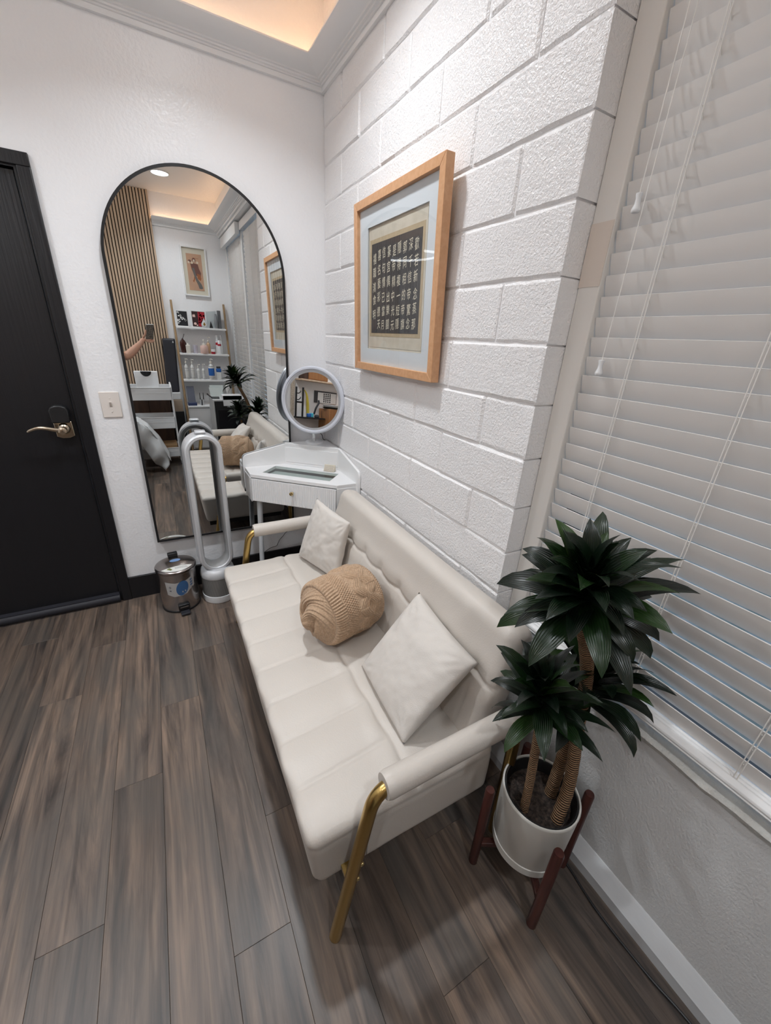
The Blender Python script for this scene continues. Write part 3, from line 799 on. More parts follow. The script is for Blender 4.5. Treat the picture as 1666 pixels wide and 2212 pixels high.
# ------------------------------------------------------------------ tower fan
fx, fy, fr = -.757, -.178, .096
t = thing('tower_fan', (fx, fy, 0), 'silver bladeless tower fan purifier in front of the arched mirror', 'fan')
G().lathe([(.090, 0), (.095, .003), (.097, .012), (.0975, .046), (.094, .047)], 48, c=(fx, fy, 0)).build('base_ring', m_whiteplastic, t, smooth=True, angle=30)
G().lathe([(.0945, .047), (.0945, .166)], 64, c=(fx, fy, 0)).build('grille', m_perf, t, smooth=True)
G().lathe([(.0955, .165), (.0965, .168), (.0955, .185), (.090, .205), (.078, .216), (.0, .218)], 48, c=(fx, fy, 0), cap=False).build('collar', m_silver, t, smooth=True, angle=35)
yw = math.radians(5); cy_, sy_ = math.cos(yw), math.sin(yw)
zb_, zt_ = .205, 1.010
hw = .078; zc0, zc1 = zb_ + .012 + hw, zt_ - hw - .014
def race(n=26):
    pts = []
    for k in range(n + 1): a = PI * k / n; pts.append((hw * math.cos(a), zc1 + hw * math.sin(a), math.cos(a), math.sin(a)))
    for k in range(1, 12): pts.append((-hw, lerp(zc1, zc0, k / 12), -1, 0))
    for k in range(n + 1): a = PI + PI * k / n; pts.append((hw * math.cos(a), zc0 + hw * math.sin(a), math.cos(a), math.sin(a)))
    for k in range(1, 12): pts.append((hw, lerp(zc0, zc1, k / 12), 1, 0))
    return pts
RC = race()
def loop_part(sec, name, mat, ang=35):
    g = G(); W = len(sec); m = len(RC); vs = []
    for (x, z, nx_, nz_) in RC:
        for (d, yy) in sec:
            X = x + nx_ * d; Z = z + nz_ * d
            vs.append((fx + X * cy_ - yy * sy_, fy + X * sy_ + yy * cy_, Z))
    g.add(vs, [(i * W + j, i * W + (j + 1) % W, ((i + 1) % m) * W + (j + 1) % W, ((i + 1) % m) * W + j) for i in range(m) for j in range(W)])
    return g.build(name, mat, t, smooth=True, angle=ang)
loop_part([(-.011, -.046), (-.014, -.040), (-.015, .040), (-.010, .048), (-.004, .050), (.001, .045), (.000, -.043)], 'inner_duct', m_silver_d)
loop_part([(-.0105, -.047), (-.006, -.052), (.006, -.052), (.013, -.046), (.0165, -.030), (.017, .030), (.014, .046), (.006, .052), (-.003, .051), (.0005, .044), (-.0005, -.042)], 'loop_amplifier', m_silver)
rbg = G(); rbox(rbg, fx - .026, fx + .026, fy - .040, fy + .012, 1.012, 1.026, .006, 8, 8, 4)
rbg.build('remote_control', m_silver, t, smooth='all', merge=True)

# ------------------------------------------------------------------ pedal bin
bx, by, br = -.972, -.170, .100
t = thing('pedal_bin', (bx, by, 0), 'small brushed steel pedal bin on the floor beside the tower fan', 'bin')
G().lathe([(.098, 0), (.1025, .002), (.1025, .012), (.099, .014)], 48, c=(bx, by, 0)).build('foot_ring', m_blackfl, t, smooth=True, angle=30)
G().lathe([(.0995, .012), (br, .016), (br, .250)], 64, c=(bx, by, 0)).build('body', m_steel, t, smooth=True, angle=30)
G().lathe([(.1005, .248), (.1055, .249), (.1065, .254), (.1065, .263), (.104, .267), (.098, .270), (.07, .277), (.04, .281), (.0, .282)], 64, c=(bx, by, 0), cap=False).build('lid', m_steel_d, t, smooth=True, angle=50)
fdir = Vector((.10, -1, 0)).normalized(); fside = Vector((1, .10, 0)).normalized()
p0 = Vector((bx, by, 0)) - fdir * .095 + Vector((0, 0, .283))
G().obox(p0, fside, fdir, (0, 0, 1), .026, .014, .011).build('lid_handle', m_blackfl, t, bevel=.004)
p0 = Vector((bx, by, .026)) + fdir * .104
G().obox(p0 + Vector((0, 0, .014)), fside, fdir, (0, 0, 1), .030, .010, .018).build('pedal_housing', m_blackfl, t, bevel=.004)
p1 = Vector((bx, by, .012)) + fdir * .124
g = G().obox(p1, fside, fdir, (0, .2, 1), .024, .022, .006); g.build('pedal', m_blackrub, t, bevel=.003)
G().obox(p0 + fdir * .0105 + Vector((0, 0, .016)), fside, fdir, (0, 0, 1), .022, .0008, .003).build('pedal_bar', m_steel, t)
fa = math.atan2(fdir.y, fdir.x)
def cyl(a, z, d): return (bx + (br + d) * math.cos(fa + a), by + (br + d) * math.sin(fa + a), z)
m_sticker = M('white_sticker', (.42, .41, .40), .35)
m_stblue = M('sticker_blue', (.045, .12, .27), .3)
m_stdark = M('sticker_dark_print', (.10, .10, .12), .5)
def patch(poly, d, name, mat):
    """polygon in (angle, z) laid on the bin"""
    g = G(); bm = bmesh.new()
    vs = [bm.verts.new((p[0], p[1], 0)) for p in poly]; bm.faces.new(vs)
    bmesh.ops.triangulate(bm, faces=bm.faces[:])
    bmesh.ops.subdivide_edges(bm, edges=[e for e in bm.edges if abs(e.verts[0].co.x - e.verts[1].co.x) > .12], cuts=6, use_grid_fill=True)
    bmesh.ops.triangulate(bm, faces=bm.faces[:])
    bm.verts.index_update()
    g.add([cyl(v.co.x, v.co.y, d) for v in bm.verts], [tuple(v.index for v in f.verts) for f in bm.faces]); bm.free()
    return g.build(name, mat, t, smooth=True, angle=80)
def zz(pts): return pts
st = [(-.80, .205)]
patch([(-.80, .206), (-.25, .198), (.30, .203), (.62, .213), (.68, .250), (.86, .247), (.84, .226), (.80, .150), (.70, .143), (.62, .148), (.52, .138), (.42, .132), (.30, .120), (.05, .112), (-.20, .112), (-.40, .110), (-.55, .116), (-.74, .124)], .0006, 'sticker', m_sticker)
patch([(.06 + .34 * math.cos(2 * PI * k / 28) * (1.0 if math.cos(2 * PI * k / 28) > 0 else .92), .160 + .045 * math.sin(2 * PI * k / 28) + .010 * math.cos(2 * PI * k / 28)) for k in range(28)], .0011, 'sticker_oval', m_stblue)
for cx in (.06, .20):
    patch([(cx + .035 * math.cos(2 * PI * k / 10), .137 + .0055 * math.sin(2 * PI * k / 10) + .02 * (cx - .06)) for k in range(10)], .0015, 'sticker_dot', m_sticker)
patch([(.08, .126), (.13, .123), (.19, .127), (.13, .1255)], .0015, 'sticker_curve', m_sticker)
patch([(-.55 + .055 * math.cos(2 * PI * k / 14), .172 + .0075 * math.sin(2 * PI * k / 14)) for k in range(14)], .0011, 'sticker_symbol', m_stdark)
patch([(-.55 + .028 * math.cos(2 * PI * k / 10), .172 + .0038 * math.sin(2 * PI * k / 10)) for k in range(10)], .0015, 'sticker_symbol', m_sticker)
patch([(-.60, .154), (-.50, .153), (-.50, .146), (-.60, .147)], .0011, 'sticker_symbol', m_stdark)
for i in range(3):
    patch([(.52, .196 - .016 * i), (.66, .202 - .016 * i), (.66, .193 - .016 * i), (.52, .187 - .016 * i)], .0011, 'sticker_symbol', m_stblue)
# lid sticker and white crescent follow the dome
def dome(x, y, dz=.0008):
    r = math.hypot(x, y); prof = [(0, .282), (.04, .281), (.07, .277), (.098, .270), (.104, .267)]
    z = prof[-1][1]
    for (r0, z0), (r1, z1) in zip(prof, prof[1:]):
        if r0 <= r <= r1: z = lerp(z0, z1, (r - r0) / (r1 - r0)); break
    p = Vector((bx, by, z + dz)) + fside * x + fdir * y
    return (p.x, p.y, p.z)
def dome_patch(fn, nu, nv, name, mat, dz=.0008):
    return G().grid(lambda u, v: dome(*fn(u, v), dz), nu, nv).build(name, mat, t, smooth=True)
m_stlb = M('sticker_light_blue', (.20, .33, .58), .3)
dome_patch(lambda u, v: (.002 + .028 * v * math.cos(2 * PI * u), -.016 + .017 * v * math.sin(2 * PI * u)), 24, 3, 'lid_sticker', m_stlb)
def cres(u, v):
    a = lerp(-1.02, 1.02, u); y = lerp(.058 + .020 * math.cos(a * 1.2) * 0 , .094 * math.cos(a * .95), v) if True else 0
    x = .092 * math.sin(a) * .98
    ymax = math.sqrt(max(.0, .095 ** 2 - x * x)); y0 = min(.052, ymax)
    return (x, lerp(y0, ymax, v))
dome_patch(cres, 24, 4, 'lid_crescent', M('white_lid_crescent', (.72, .72, .68), .3))  # white crescent along the front of the lid
g = G()
for (a, b_, y) in ((-.012, .044, .064), (-.010, .05, .072)):
    s = a
    while s < b_:
        l = rr.uniform(.003, .008)
        g.add([dome(s, y - .0012, .0013), dome(s + l, y - .0012, .0013), dome(s + l, y + .0012, .0013), dome(s, y + .0012, .0013)], [(0, 1, 2, 3)]); s += l + .0018
g.build('lid_print', m_stdark, t, recalc=False)
g = G().add([dome(-.052, .060, .0013), dome(-.036, .054, .0013), dome(-.024, .074, .0013), dome(-.034, .078, .0013)], [(0, 1, 2, 3)])
g.build('lid_print', M('olive_print', (.16, .17, .06), .5), t, recalc=False)

# ------------------------------------------------------------------ sofa
t = thing('sofa', (-.45, -1.2, 0), 'cream quilted loveseat with gold tube arms against the block wall', 'sofa')
SY0, SY1 = -1.905, -.53
seam = [-1.755 + .1515 * k for k in range(8)]
SX = -.447
def seat_disp(p, n):
    d = 0.0
    if n.z > .25:
        top = sstep(.25, .8, n.z)
        # quilting across the front half
        k = sstep(SX + .01, SX - .03, p.x)
        dy = min(abs(p.y - (s + .012 * math.sin((p.x + .6) * 9) )) for s in seam)
        groove = math.exp(-(dy / .006) ** 2)
        puff = .5 - .5 * math.cos(2 * PI * (((p.y - seam[0]) / .1515) % 1.0))
        d += top * k * (-.0045 * groove + .0050 * puff)
        # seam running along the seat with puckers
        wob = .0035 * math.cos(2 * PI * (p.y - seam[0]) / .1515)
        dx = abs(p.x - (SX + wob))
        d += top * (-.006 * math.exp(-(dx / .006) ** 2) + .004 * math.exp(-((dx - .03) / .03) ** 2))
    if n.x < -.25:
        f = sstep(.25, .8, -n.x)
        puff = .5 - .5 * math.cos(2 * PI * (((p.y - seam[0]) / .1515) % 1.0))
        d += f * .0045 * puff * sstep(.22, .38, p.z)
    if abs(n.y) > .5:
        d += -.0035 * math.exp(-((p.z - .366) / .0045) ** 2)
        d += .003 * noise.noise((p.x * 7, p.y * 3, p.z * 7))
    d += .0022 * noise.noise((p.x * 5, p.y * 5, p.z * 5))
    return d
g = G()
def seat_fn(p):
    # the front edge is a little lower and the sides lean in towards the bottom
    k = (p.z - .205) / .195
    x = p.x + (.018 * (1 - k) if p.x < -.6 else 0)
    return Vector((x, p.y, p.z))
rbox(g, -.757, -.165, SY0, SY1, .205, .402, .028, 90, 200, 24, seat_disp, seat_fn)
g.build('seat', m_sofa, t, smooth='all', merge=True)
G().box(-.72, -.19, SY0 + .03, SY1 - .03, .170, .207).build('underframe', m_blackfl, t)
# backrest in its own slanted frame: a along the wall, v up the slope, w behind the front face
F0 = Vector((-.252, 0, .372)); F1 = Vector((-.142, 0, .785)); dv = (F1 - F0); Lv = dv.length; dv.normalize(); dw = Vector((dv.z, 0, -dv.x))
def back_fn(p): return F0 + dv * p.z + dw * p.x + Vector((0, p.y, 0))
tuft = [-.70 - .155 * k for k in range(8)]
def back_disp(p, n):
    d = .0025 * noise.noise((p.x * 5, p.y * 4, p.z * 5))
    if n.x < -.3:
        f = sstep(.3, .8, -n.x)
        vs_ = .232 + .0045 * math.cos(2 * PI * (p.y - tuft[0]) / .155)
        dz = p.z - vs_
        d += f * (-.007 * math.exp(-(dz / .006) ** 2) + .006 * math.exp(-((abs(dz) - .045) / .035) ** 2))
        dy = min(abs(p.y - s) for s in tuft)
        d += f * -.007 * math.exp(-(dy / .017) ** 2) * math.exp(-((dz - .012) / .026) ** 2)
        d += f * -.003 * math.exp(-(dy / .006) ** 2) * (sstep(.0, -.06, dz))
    return d
g = G()
rbox(g, 0, .108, -1.872, -.602, 0, Lv, .044, 14, 190, 70, back_disp, back_fn)
g.build('backrest', m_sofa, t, smooth='all', merge=True)
def arm(y, out):
    r = .0168
    pts = [(-.700, y, 0), (-.605, y, .551), (-.185, y, .556), (-.140, y, .50), (-.125, y, 0)]
    pts = round_path(pts, .072, 8)
    o = G().tube(pts, r, 20).build('arm_tube', m_gold, t, smooth=True)
    # padded sleeve
    a = Vector((-.583, y, .553)); b_ = Vector((-.165, y, .555)); g = G()
    N = 40
    def f(u, v):
        p = a.lerp(b_, u); an = 2 * PI * v
        rr_ = .0335 * (1 + .012 * math.sin(u * 9 + 2 * an)) * (1 - .10 * (math.exp(-(u / .010) ** 2) + math.exp(-((1 - u) / .010) ** 2)))
        rz = rr_ * (1.04 if math.sin(an) < 0 else 1.0)
        return (p.x, p.y + rr_ * math.cos(an) * .94, p.z + rz * math.sin(an))
    g.grid(f, N, 28, cv=True)
    W = N + 1
    for end in (0, N):
        c_ = len(g.v); p = a if end == 0 else b_
        g.v.append((p.x + (-.001 if end else .001), p.y, p.z))
        ring = [k * W + end for k in range(28)]
        g.f += [(ring[k], ring[(k + 1) % 28], c_) for k in range(28)]
    g.build('arm_pad', m_sofa, o, smooth=True, angle=50)
    for z in (.255, .310):
        s = (z / .551); x = lerp(-.700, -.605, s)
        G().lathe([(.0062, 0), (.0062, .002), (.0045, .0045), (.0015, .0055)], 16, fn=lambda X, Y, Z: (x + X + .010, y + out * (r * .72 + Z), z + Y)).build('bolt', m_goldlt, o, smooth=True)
    # bracket tying the tube to the seat frame
    G().box(-.672, -.640, min(y, y - out * .05), max(y, y - out * .05), .235, .250).build('bracket', m_gold, o)
arm(-1.938, -1)
arm(-.490, 1)

# ------------------------------------------------------------------ cushions: skin over four corners
def cushion(name, label, c4, T, seed, group, N=44):
    BL, BR, TR, TL = [Vector(p) for p in c4]
    nrm = (BR - BL).cross(TL - BL).normalized()
    ctr = (BL + BR + TR + TL) / 4
    def surf(side):
        def f(u, v):
            U, V = 2 * u - 1, 2 * v - 1
            # pull the sides in between the corners
            pin = .045
            Us = U * (1 - pin * (1 - V * V)); Vs = V * (1 - pin * (1 - U * U))
            a, b_ = (Us + 1) / 2, (Vs + 1) / 2
            p = BL.lerp(BR, a).lerp(TL.lerp(TR, a), b_)
            e = max(0, (1 - U * U)) * max(0, (1 - V * V))
            h = T * (e ** .42)
            wr_ = noise.noise((U * 3.1 + seed, V * 3.1, side)) * .006 + noise.noise((U * 8 + seed, V * 8, side + 4)) * .0022
            # creases running in from the corners
            for cu, cv in ((-1, -1), (1, -1), (1, 1), (-1, 1)):
                du, dv_ = U - cu, V - cv; rr_ = math.hypot(du, dv_); an = math.atan2(dv_, du)
                wr_ += .0035 * math.sin(an * 16 + seed) * math.exp(-((rr_ - .32) / .22) ** 2)
            h += wr_ * min(1, e * 6)
            return p + nrm * h * side
        return f
    g = G(); g.grid(surf(1), N, N); g.grid(surf(-1), N, N)
    o = g.build(name, m_cushion, None, smooth='all', merge=True, off=ctr)
    o.location = ctr
    return tag(o, label, 'cushion', group)
cushion('throw_pillow', 'cream square pillow propped beside the near gold arm of the sofa',
        [(-.405, -1.452, .410), (-.425, -1.785, .410), (-.216, -1.818, .668), (-.206, -1.484, .697)], .055, 1.3, 'cream square pillows on the sofa')
cushion('throw_pillow', 'cream square pillow at the far end of the sofa by the vanity',
        [(-.376, -.592, .412), (-.275, -.905, .412), (-.212, -.895, .712), (-.290, -.655, .758)], .046, 5.1, 'cream square pillows on the sofa')

# cable knit bolster
r0, Lh = .128, .150
ca = Vector((-.392, -1.236, .541)); cx_ = Vector((-.30, -.085, 0)).normalized(); cz_ = Vector((0, 0, 1)); cyv = cz_.cross(cx_).normalized()
NA, NLn = 540, 400
half = Lh; er = .055
def bol(u, v):
    an = 2 * PI * u
    # profile along the roll: end disc -> rounded rim -> side -> rim -> end disc
    s = v * (2 * r0 + 2 * half * 2 - 0.0) ; tot = 2 * half + 2 * (r0) ; q = v * tot
    if q < r0: rad = q; ax = -half
    elif q < r0 + 2 * half: rad = r0; ax = -half + (q - r0)
    else: rad = max(0.0, r0 - (q - r0 - 2 * half)); ax = half
    # round the rims with a superellipse
    a_ = ax / half
    if abs(a_) >= .999:
        tt = rad / r0; ax = math.copysign(half * (1 - .42 * (tt ** 3.2) * .55), a_)
        rad_ = rad * .84
    else:
        e_ = max(0, (abs(a_) - .55) / .45); rad_ = r0 * (1 - .03 - .13 * e_ ** 2.4 + .03 * (1 - abs(a_) ** 2)); ax = ax * (1 - .231 * e_ ** 2)
    d = 0.0
    side = abs(a_) < .999
    arc = an * r0
    if side:
        # cable band of two crossing ropes near the inner end
        ph = an * 5
        c1 = half * (-.28 + .20 * math.sin(ph)); c2 = half * (-.28 - .20 * math.sin(ph))
        xx = ax; w_ = .024
        k1 = math.exp(-((xx - c1) / w_) ** 4); k2 = math.exp(-((xx - c2) / w_) ** 4)
        over = math.cos(ph)
        k = max(k1 * (1.0 if over > 0 else .72), k2 * (1.0 if over <= 0 else .72))
        band = math.exp(-((xx + half * .28) / .062) ** 6)
        d += .0095 * k - .003 * band
        # rope strands in the cable, moss stitch elsewhere
        st_c = .0018 * math.sin((xx - (c1 if k1 > k2 else c2)) * 2 * PI / .0088) * (k > .3)
        row = math.floor(ax / .0076)
        st_m = .0028 * math.sin(arc * 2 * PI / .0098 + (PI if row % 2 else 0)) * abs(math.sin(PI * ax / .0076)) ** .7
        rib = sstep(.42, .55, a_)
        st_r = .0026 * math.sin(arc * 2 * PI / .012 + ax * 90 * math.sin(an * 1.5))
        d += st_c + st_m * (1 - min(1, band * 1.1)) * (1 - rib) + st_r * rib
    else:
        tt = rad / r0
        if a_ > 0:
            # twisted, gathered end
            sw = an * 2 + 5.2 * tt
            d += (.017 * math.sin(sw) * math.sin(PI * min(1, tt * 1.05)) - .038 * math.exp(-(tt / .26) ** 2))
            d += .0022 * math.sin(sw * 9) * min(1, tt * 2)
        else:
            d += .0015 * math.sin(an * 40) * math.sin(rad * 2 * PI / .012)
        p = ca + cx_ * (ax + math.copysign(d, a_)) + (cyv * math.cos(an) + cz_ * math.sin(an)) * rad_
        if p.z < .413: p.z = .413
        return p
    rad_ += d
    sag = 1.0
    p = ca + cx_ * ax + (cyv * math.cos(an) * 1.02 + cz_ * math.sin(an)) * rad_
    if p.z < .413: p.z = .413
    return p
g = G().grid(bol, NA, NLn, cu=True)
o = g.build('knit_bolster', m_knit, None, smooth='all', off=ca); o.location = ca
tag(o, 'tan cable-knit bolster cushion lying on the middle of the sofa seat', 'cushion')

# ------------------------------------------------------------------ plant stand, pot and dracaena
pcx, pcy = -.120, -2.045
t = thing('plant_stand', (pcx, pcy, 0), 'dark red-brown wooden four-legged plant stand under the white pot', 'stand')
fA = Vector((-.195, -2.171)); fB = Vector((-.246, -1.976)); pc = Vector((pcx, pcy))
fC = pc * 2 - fA; fD = pc * 2 - fB
fC = Vector((-.045, -1.930))
for q in (fA, fB, fC, fD):
    d = (q - pc).normalized(); p = pc + d * .142 if q in (fC, fD) else q
    p.x = min(p.x, .045)
    G().tube([(p.x, p.y, 0), (p.x, p.y, .346), (p.x, p.y, .352)], [.0135, .0135, .0115], 20).build('leg', m_mahog, t, smooth=True)
for (a, b_), z in (((fA, fC), .118), ((fB, fD), .100)):
    d = (b_ - a).normalized(); L = (b_ - a).length / 2; c_ = (a + b_) / 2
    G().obox((c_.x, c_.y, z), (d.x, d.y, 0), (-d.y, d.x, 0), (0, 0, 1), L - .005, .0095, .0088).build('cross_bar', m_mahog, t, bevel=.002)
t = thing('potted_dracaena', (pcx, pcy, .127), 'three-stemmed dark green dracaena in an off-white pot beside the sofa', 'plant')
G().lathe([(.094, .128), (.100, .131), (.1015, .160), (.0985, .1615)], 64, c=(pcx, pcy, 0)).build('saucer', m_pot, t, smooth=True, angle=40)
G().lathe([(.097, .158), (.100, .163), (.1055, .352), (.1062, .357), (.1045, .3605), (.101, .360), (.0995, .352), (.0975, .30)], 64, c=(pcx, pcy, 0), cap=False).build('pot', m_pot, t, smooth=True, angle=40)
G().lathe([(.093, .290), (.0965, .345), (.0985, .352), (.0985, .357), (.0955, .3575), (.0915, .350), (.0885, .315), (.086, .28)], 64, c=(pcx, pcy, 0), cap=False).build('nursery_pot', m_blackfl, t, smooth=True, angle=40)
def soil(u, v):
    r = .0885 * v; a = 2 * PI * u
    return (pcx + r * math.cos(a), pcy + r * math.sin(a), .318 + .010 * noise.noise((r * math.cos(a) * 40, r * math.sin(a) * 40, 1)) * (1 if v < .97 else .3))
G().grid(soil, 48, 18, cu=True).build('soil', m_soil, t, smooth='all')
stems = [
    ([(-.116, -2.107, .31), (-.082, -2.090, .43), (-.080, -2.062, .62), (-.105, -2.052, .80), (-.185, -2.045, .985), (-.20, -2.045, 1.02)], .0165, .0145),
    ([(-.175, -2.044, .31), (-.183, -2.040, .45), (-.193, -2.030, .62), (-.196, -2.028, .66)], .0120, .0105),
    ([(-.071, -2.048, .31), (-.066, -2.045, .42), (-.052, -2.036, .58), (-.035, -2.035, .63)], .0170, .0140),
]
for pts, ra, rb_ in stems:
    P = bez(pts, 14); n = len(P)
    rr2 = [lerp(ra, rb_, i / (n - 1)) * (1 + .03 * math.sin(i * 1.9)) for i in range(n)]
    G().tube(P, rr2, 18, uvlen=True).build('stem', m_stem, t, smooth=True)
def leaf_mesh(L, Wd, droop, fold, twist, seed):
    rs_ = random.Random(seed)
    def f(u, v):
        s = v
        w_ = Wd * (math.sin(PI * min(1, (s * .93 + .045))) ** .72) * (1 - .25 * s) * 1.08
        if s > .86: w_ *= max(.0, (1 - s) / .14) ** .7
        X = (u * 2 - 1) * w_ * .5
        # midrib curve: leaves rise, then arch over
        ang = lerp(0, droop, s ** 1.4)
        return (X, s, ang)
    NU, NV = 4, 9
    # integrate the midrib
    pts = []; x = z = 0; dl = L / NV
    for j in range(NV + 1):
        ang = droop * ((j / NV) ** 2.2)
        pts.append((x, z, ang)); x += math.cos(ang) * dl; z -= math.sin(ang) * dl
    g = G()
    def h(u, v):
        j = round(v * NV); px_, pz_, ang = pts[j]
        X, s, _ = f(u, v)
        lift = abs(X) * fold
        tw = twist * s
        yy = X * math.cos(tw); zz_ = lift + X * math.sin(tw)
        wv = .0022 * math.sin(s * 9 + seed + (u > .5) * 2)
        return (px_ + math.sin(ang) * (zz_), yy, pz_ + math.cos(ang) * zz_ + wv * abs(X) / max(.001, Wd) * 2)
    g.grid(h, NU, NV)
    me_o = g.build('leaf', m_leaf, None, smooth='all')
    me = me_o.data; bpy.data.objects.remove(me_o)
    return me
LEAF = [leaf_mesh(.200, .060, .95, .30, .25, 1), leaf_mesh(.220, .062, 1.25, .26, -.35, 2), leaf_mesh(.185, .066, .55, .42, .10, 3), leaf_mesh(.210, .056, 1.6, .25, .5, 4), leaf_mesh(.175, .064, .35, .45, -.15, 5), leaf_mesh(.225, .058, 1.1, .20, -.55, 6)]
def crown(base, top, nleaf, scale, seed, lean):
    rs_ = random.Random(seed); base = Vector(base); top = Vector(top)
    up = (top - base).normalized()
    for i in range(nleaf):
        k = i / (nleaf - 1)                # 0 oldest, lowest .. 1 youngest
        az_ = i * 2.39996 + rs_.uniform(-.25, .25)
        elev = lerp(.16, 1.34, k ** .95) + rs_.uniform(-.22, .22)
        p = base.lerp(top, .05 + .92 * k)
        me = LEAF[rs_.choice((0, 1, 3, 5) if k < .6 else (0, 2, 4, 5))]
        sc = scale * lerp(1.0, .72, k ** 2) * rs_.uniform(.86, 1.14)
        ob = bpy.data.objects.new('leaf', me); COL.objects.link(ob); ob.parent = t
        x = Vector((math.cos(az_) * math.cos(elev), math.sin(az_) * math.cos(elev), math.sin(elev)))
        q = Vector((0, 0, 1)).rotation_difference(up); x = q @ x
        side = Vector((-math.sin(az_), math.cos(az_), 0)); side = q @ side
        side = (side - x * side.dot(x)).normalized(); z = x.cross(side)
        # keep the blades clear of blinds, block wall and sofa back
        tip = p + x * .2 * sc
        if tip.x > .055:
            sc *= max(.45, (.055 - p.x) / max(.01, tip.x - p.x))
        # the sofa back, its arm and the block wall stay clear of the blades
        for _ in range(8):
            q_ = [p + x * (.2 * sc * f_) for f_ in (.6, .85, 1.0)]
            if any((a.y > -1.90 and a.x > -.50 and a.z < .83) or (a.y > -1.99 and a.z < .61) for a in q_): sc *= .86
        m4 = Matrix.Identity(4)
        for r_ in range(3): m4[r_][0] = x[r_] * sc; m4[r_][1] = side[r_] * sc; m4[r_][2] = z[r_] * sc
        pp = p - OFF[0]
        for r_ in range(3): m4[r_][3] = pp[r_]
        ob.matrix_local = m4
crown((-.186, -2.045, 1.005), (-.222, -2.056, 1.095), 62, .84, 11, 0)
crown((-.196, -2.028, .670), (-.215, -2.020, .775), 44, .74, 12, 0)
crown((-.040, -2.035, .650), (-.015, -2.032, .775), 50, .92, 13, 0)

# ------------------------------------------------------------------ venetian blinds
slat_meshes = {}
def blind(y0, y1, label, sx, cords, pulls, with_valance):
    t = thing('venetian_blind', (sx, (y0 + y1) / 2, .64), label, 'blind')
    th = math.radians(18); hwid = .0252
    L = y1 - y0
    # slightly curved slat cross-section, top edge towards the room
    me = None
    k = 0; z = .718
    while z < 2.47:
        if me is None:
            g = G(); n = 5; prof_ = []
            for i in range(n + 1):
                s = lerp(-1, 1, i / n); bow = .0016 * (1 - s * s)
                prof_.append((-math.sin(th) * s * hwid - math.cos(th) * bow, math.cos(th) * s * hwid - math.sin(th) * bow))
            back = [(a + .0026 * math.cos(th), b_ + .0026 * math.sin(th)) for a, b_ in reversed(prof_)]
            loop = prof_ + back; W = len(loop)
            vs = [(a, -L / 2, b_) for a, b_ in loop] + [(a, L / 2, b_) for a, b_ in loop]
            g.add(vs, [(i, (i + 1) % W, W + (i + 1) % W, W + i) for i in range(W)] + [tuple(reversed(range(W))), tuple(range(W, 2 * W))])
            o = g.build('slat', m_blind, t, smooth=True, angle=35, off=(0, 0, 0)); me = o.data
        else:
            o = bpy.data.objects.new('slat', me); COL.objects.link(o); o.parent = t
        o.location = (0, 0, z - math.cos(th) * hwid - .64)
        z += .0457
    g = G()
    pr_ = [(-.024, 0), (.022, 0), (.022, .022), (.010, .026), (.004, .0235), (-.002, .026), (-.008, .0235), (-.014, .026), (-.020, .0235), (-.026, .018), (-.0275, .012), (-.0255, .008), (-.0275, .004)]
    g.prism([(sx - .004 + a, .643 + b_) for a, b_ in pr_], y0 - .002, y1 + .002, fn=lambda a, b_, c: (a, c, b_))
    g.build('bottom_rail', m_trim, t, bevel=.0015)
    G().box(sx - .03, sx + .03, y0, y1, 2.475, 2.535).build('headrail', m_trim, t, bevel=.002)
    if with_valance:
        G().box(-.02 + .03, .055, y0 - .03, y1 + .06, 2.44, 2.545).build('valance', m_trim, t, bevel=.003)
    else:
        G().box(.050, .058, y0, y1 + .0, 2.47, 2.54).build('valance', m_trim, t, bevel=.002)
    for y in cords:
        g = G()
        for dx, dy in ((-.0155, 0), (-.0165, .006)):
            g.tube([(sx + dx, y + dy, .655), (sx + dx, y + dy, 2.48)], .0011, 6)
        # ladder rungs under each slat
        zz_ = .718 - .0457
        while zz_ < 2.45:
            g.tube([(sx - .0150, y + .003, zz_ + .0457 - .004), (sx + .014, y + .003, zz_ + .002)], .0009, 5); zz_ += .0457
        g.build('ladder_cord', m_cord, t, smooth=True)
    for y, z, ztop in pulls:
        c_ = G().tube([(sx - .0240, y, z + .012), (sx - .022, y - .006, z + .5), (sx - .020, y - .012, ztop)], .0012, 6).build('pull_cord', m_cord, t, smooth=True)
        G().lathe([(.003, .016), (.0068, .0155), (.0070, .013), (.0052, .006), (.0056, -.004), (.0088, -.013), (.0092, -.0165), (.0075, -.0195), (.001, -.020)], 20, c=(sx - .0240, y, z)).build('tassel', m_whiteplastic, c_, smooth=True)
blind(-2.690, -1.712, 'white slatted venetian blind on the nearer window behind the plant', .090, (-1.838, -2.083, -2.33, -2.58), ((-1.757, 1.812, 2.48), (-1.768, 1.474, 2.48)), False)
blind(-3.708, -2.768, 'white slatted venetian blind on the farther window seen in the arched mirror', .090, (-2.90, -3.14, -3.37, -3.6), (), True)

# black cable lying along the window wall
cb = [(-.02, -1.88, .004), (.012, -2.02, .004), (.016, -2.118, .004), (.004, -2.20, .004), (-.001, -2.26, .004), (.003, -2.39, .004), (.015, -2.487, .004), (.022, -2.7, .004), (.020, -3.3, .004)]
single(G().tube(bez(cb, 6), .0036, 8), 'floor_cable', m_blackfl, 'black cable lying on the floor along the window baseboard', 'cable', (.01, -2.4, 0), smooth=True)

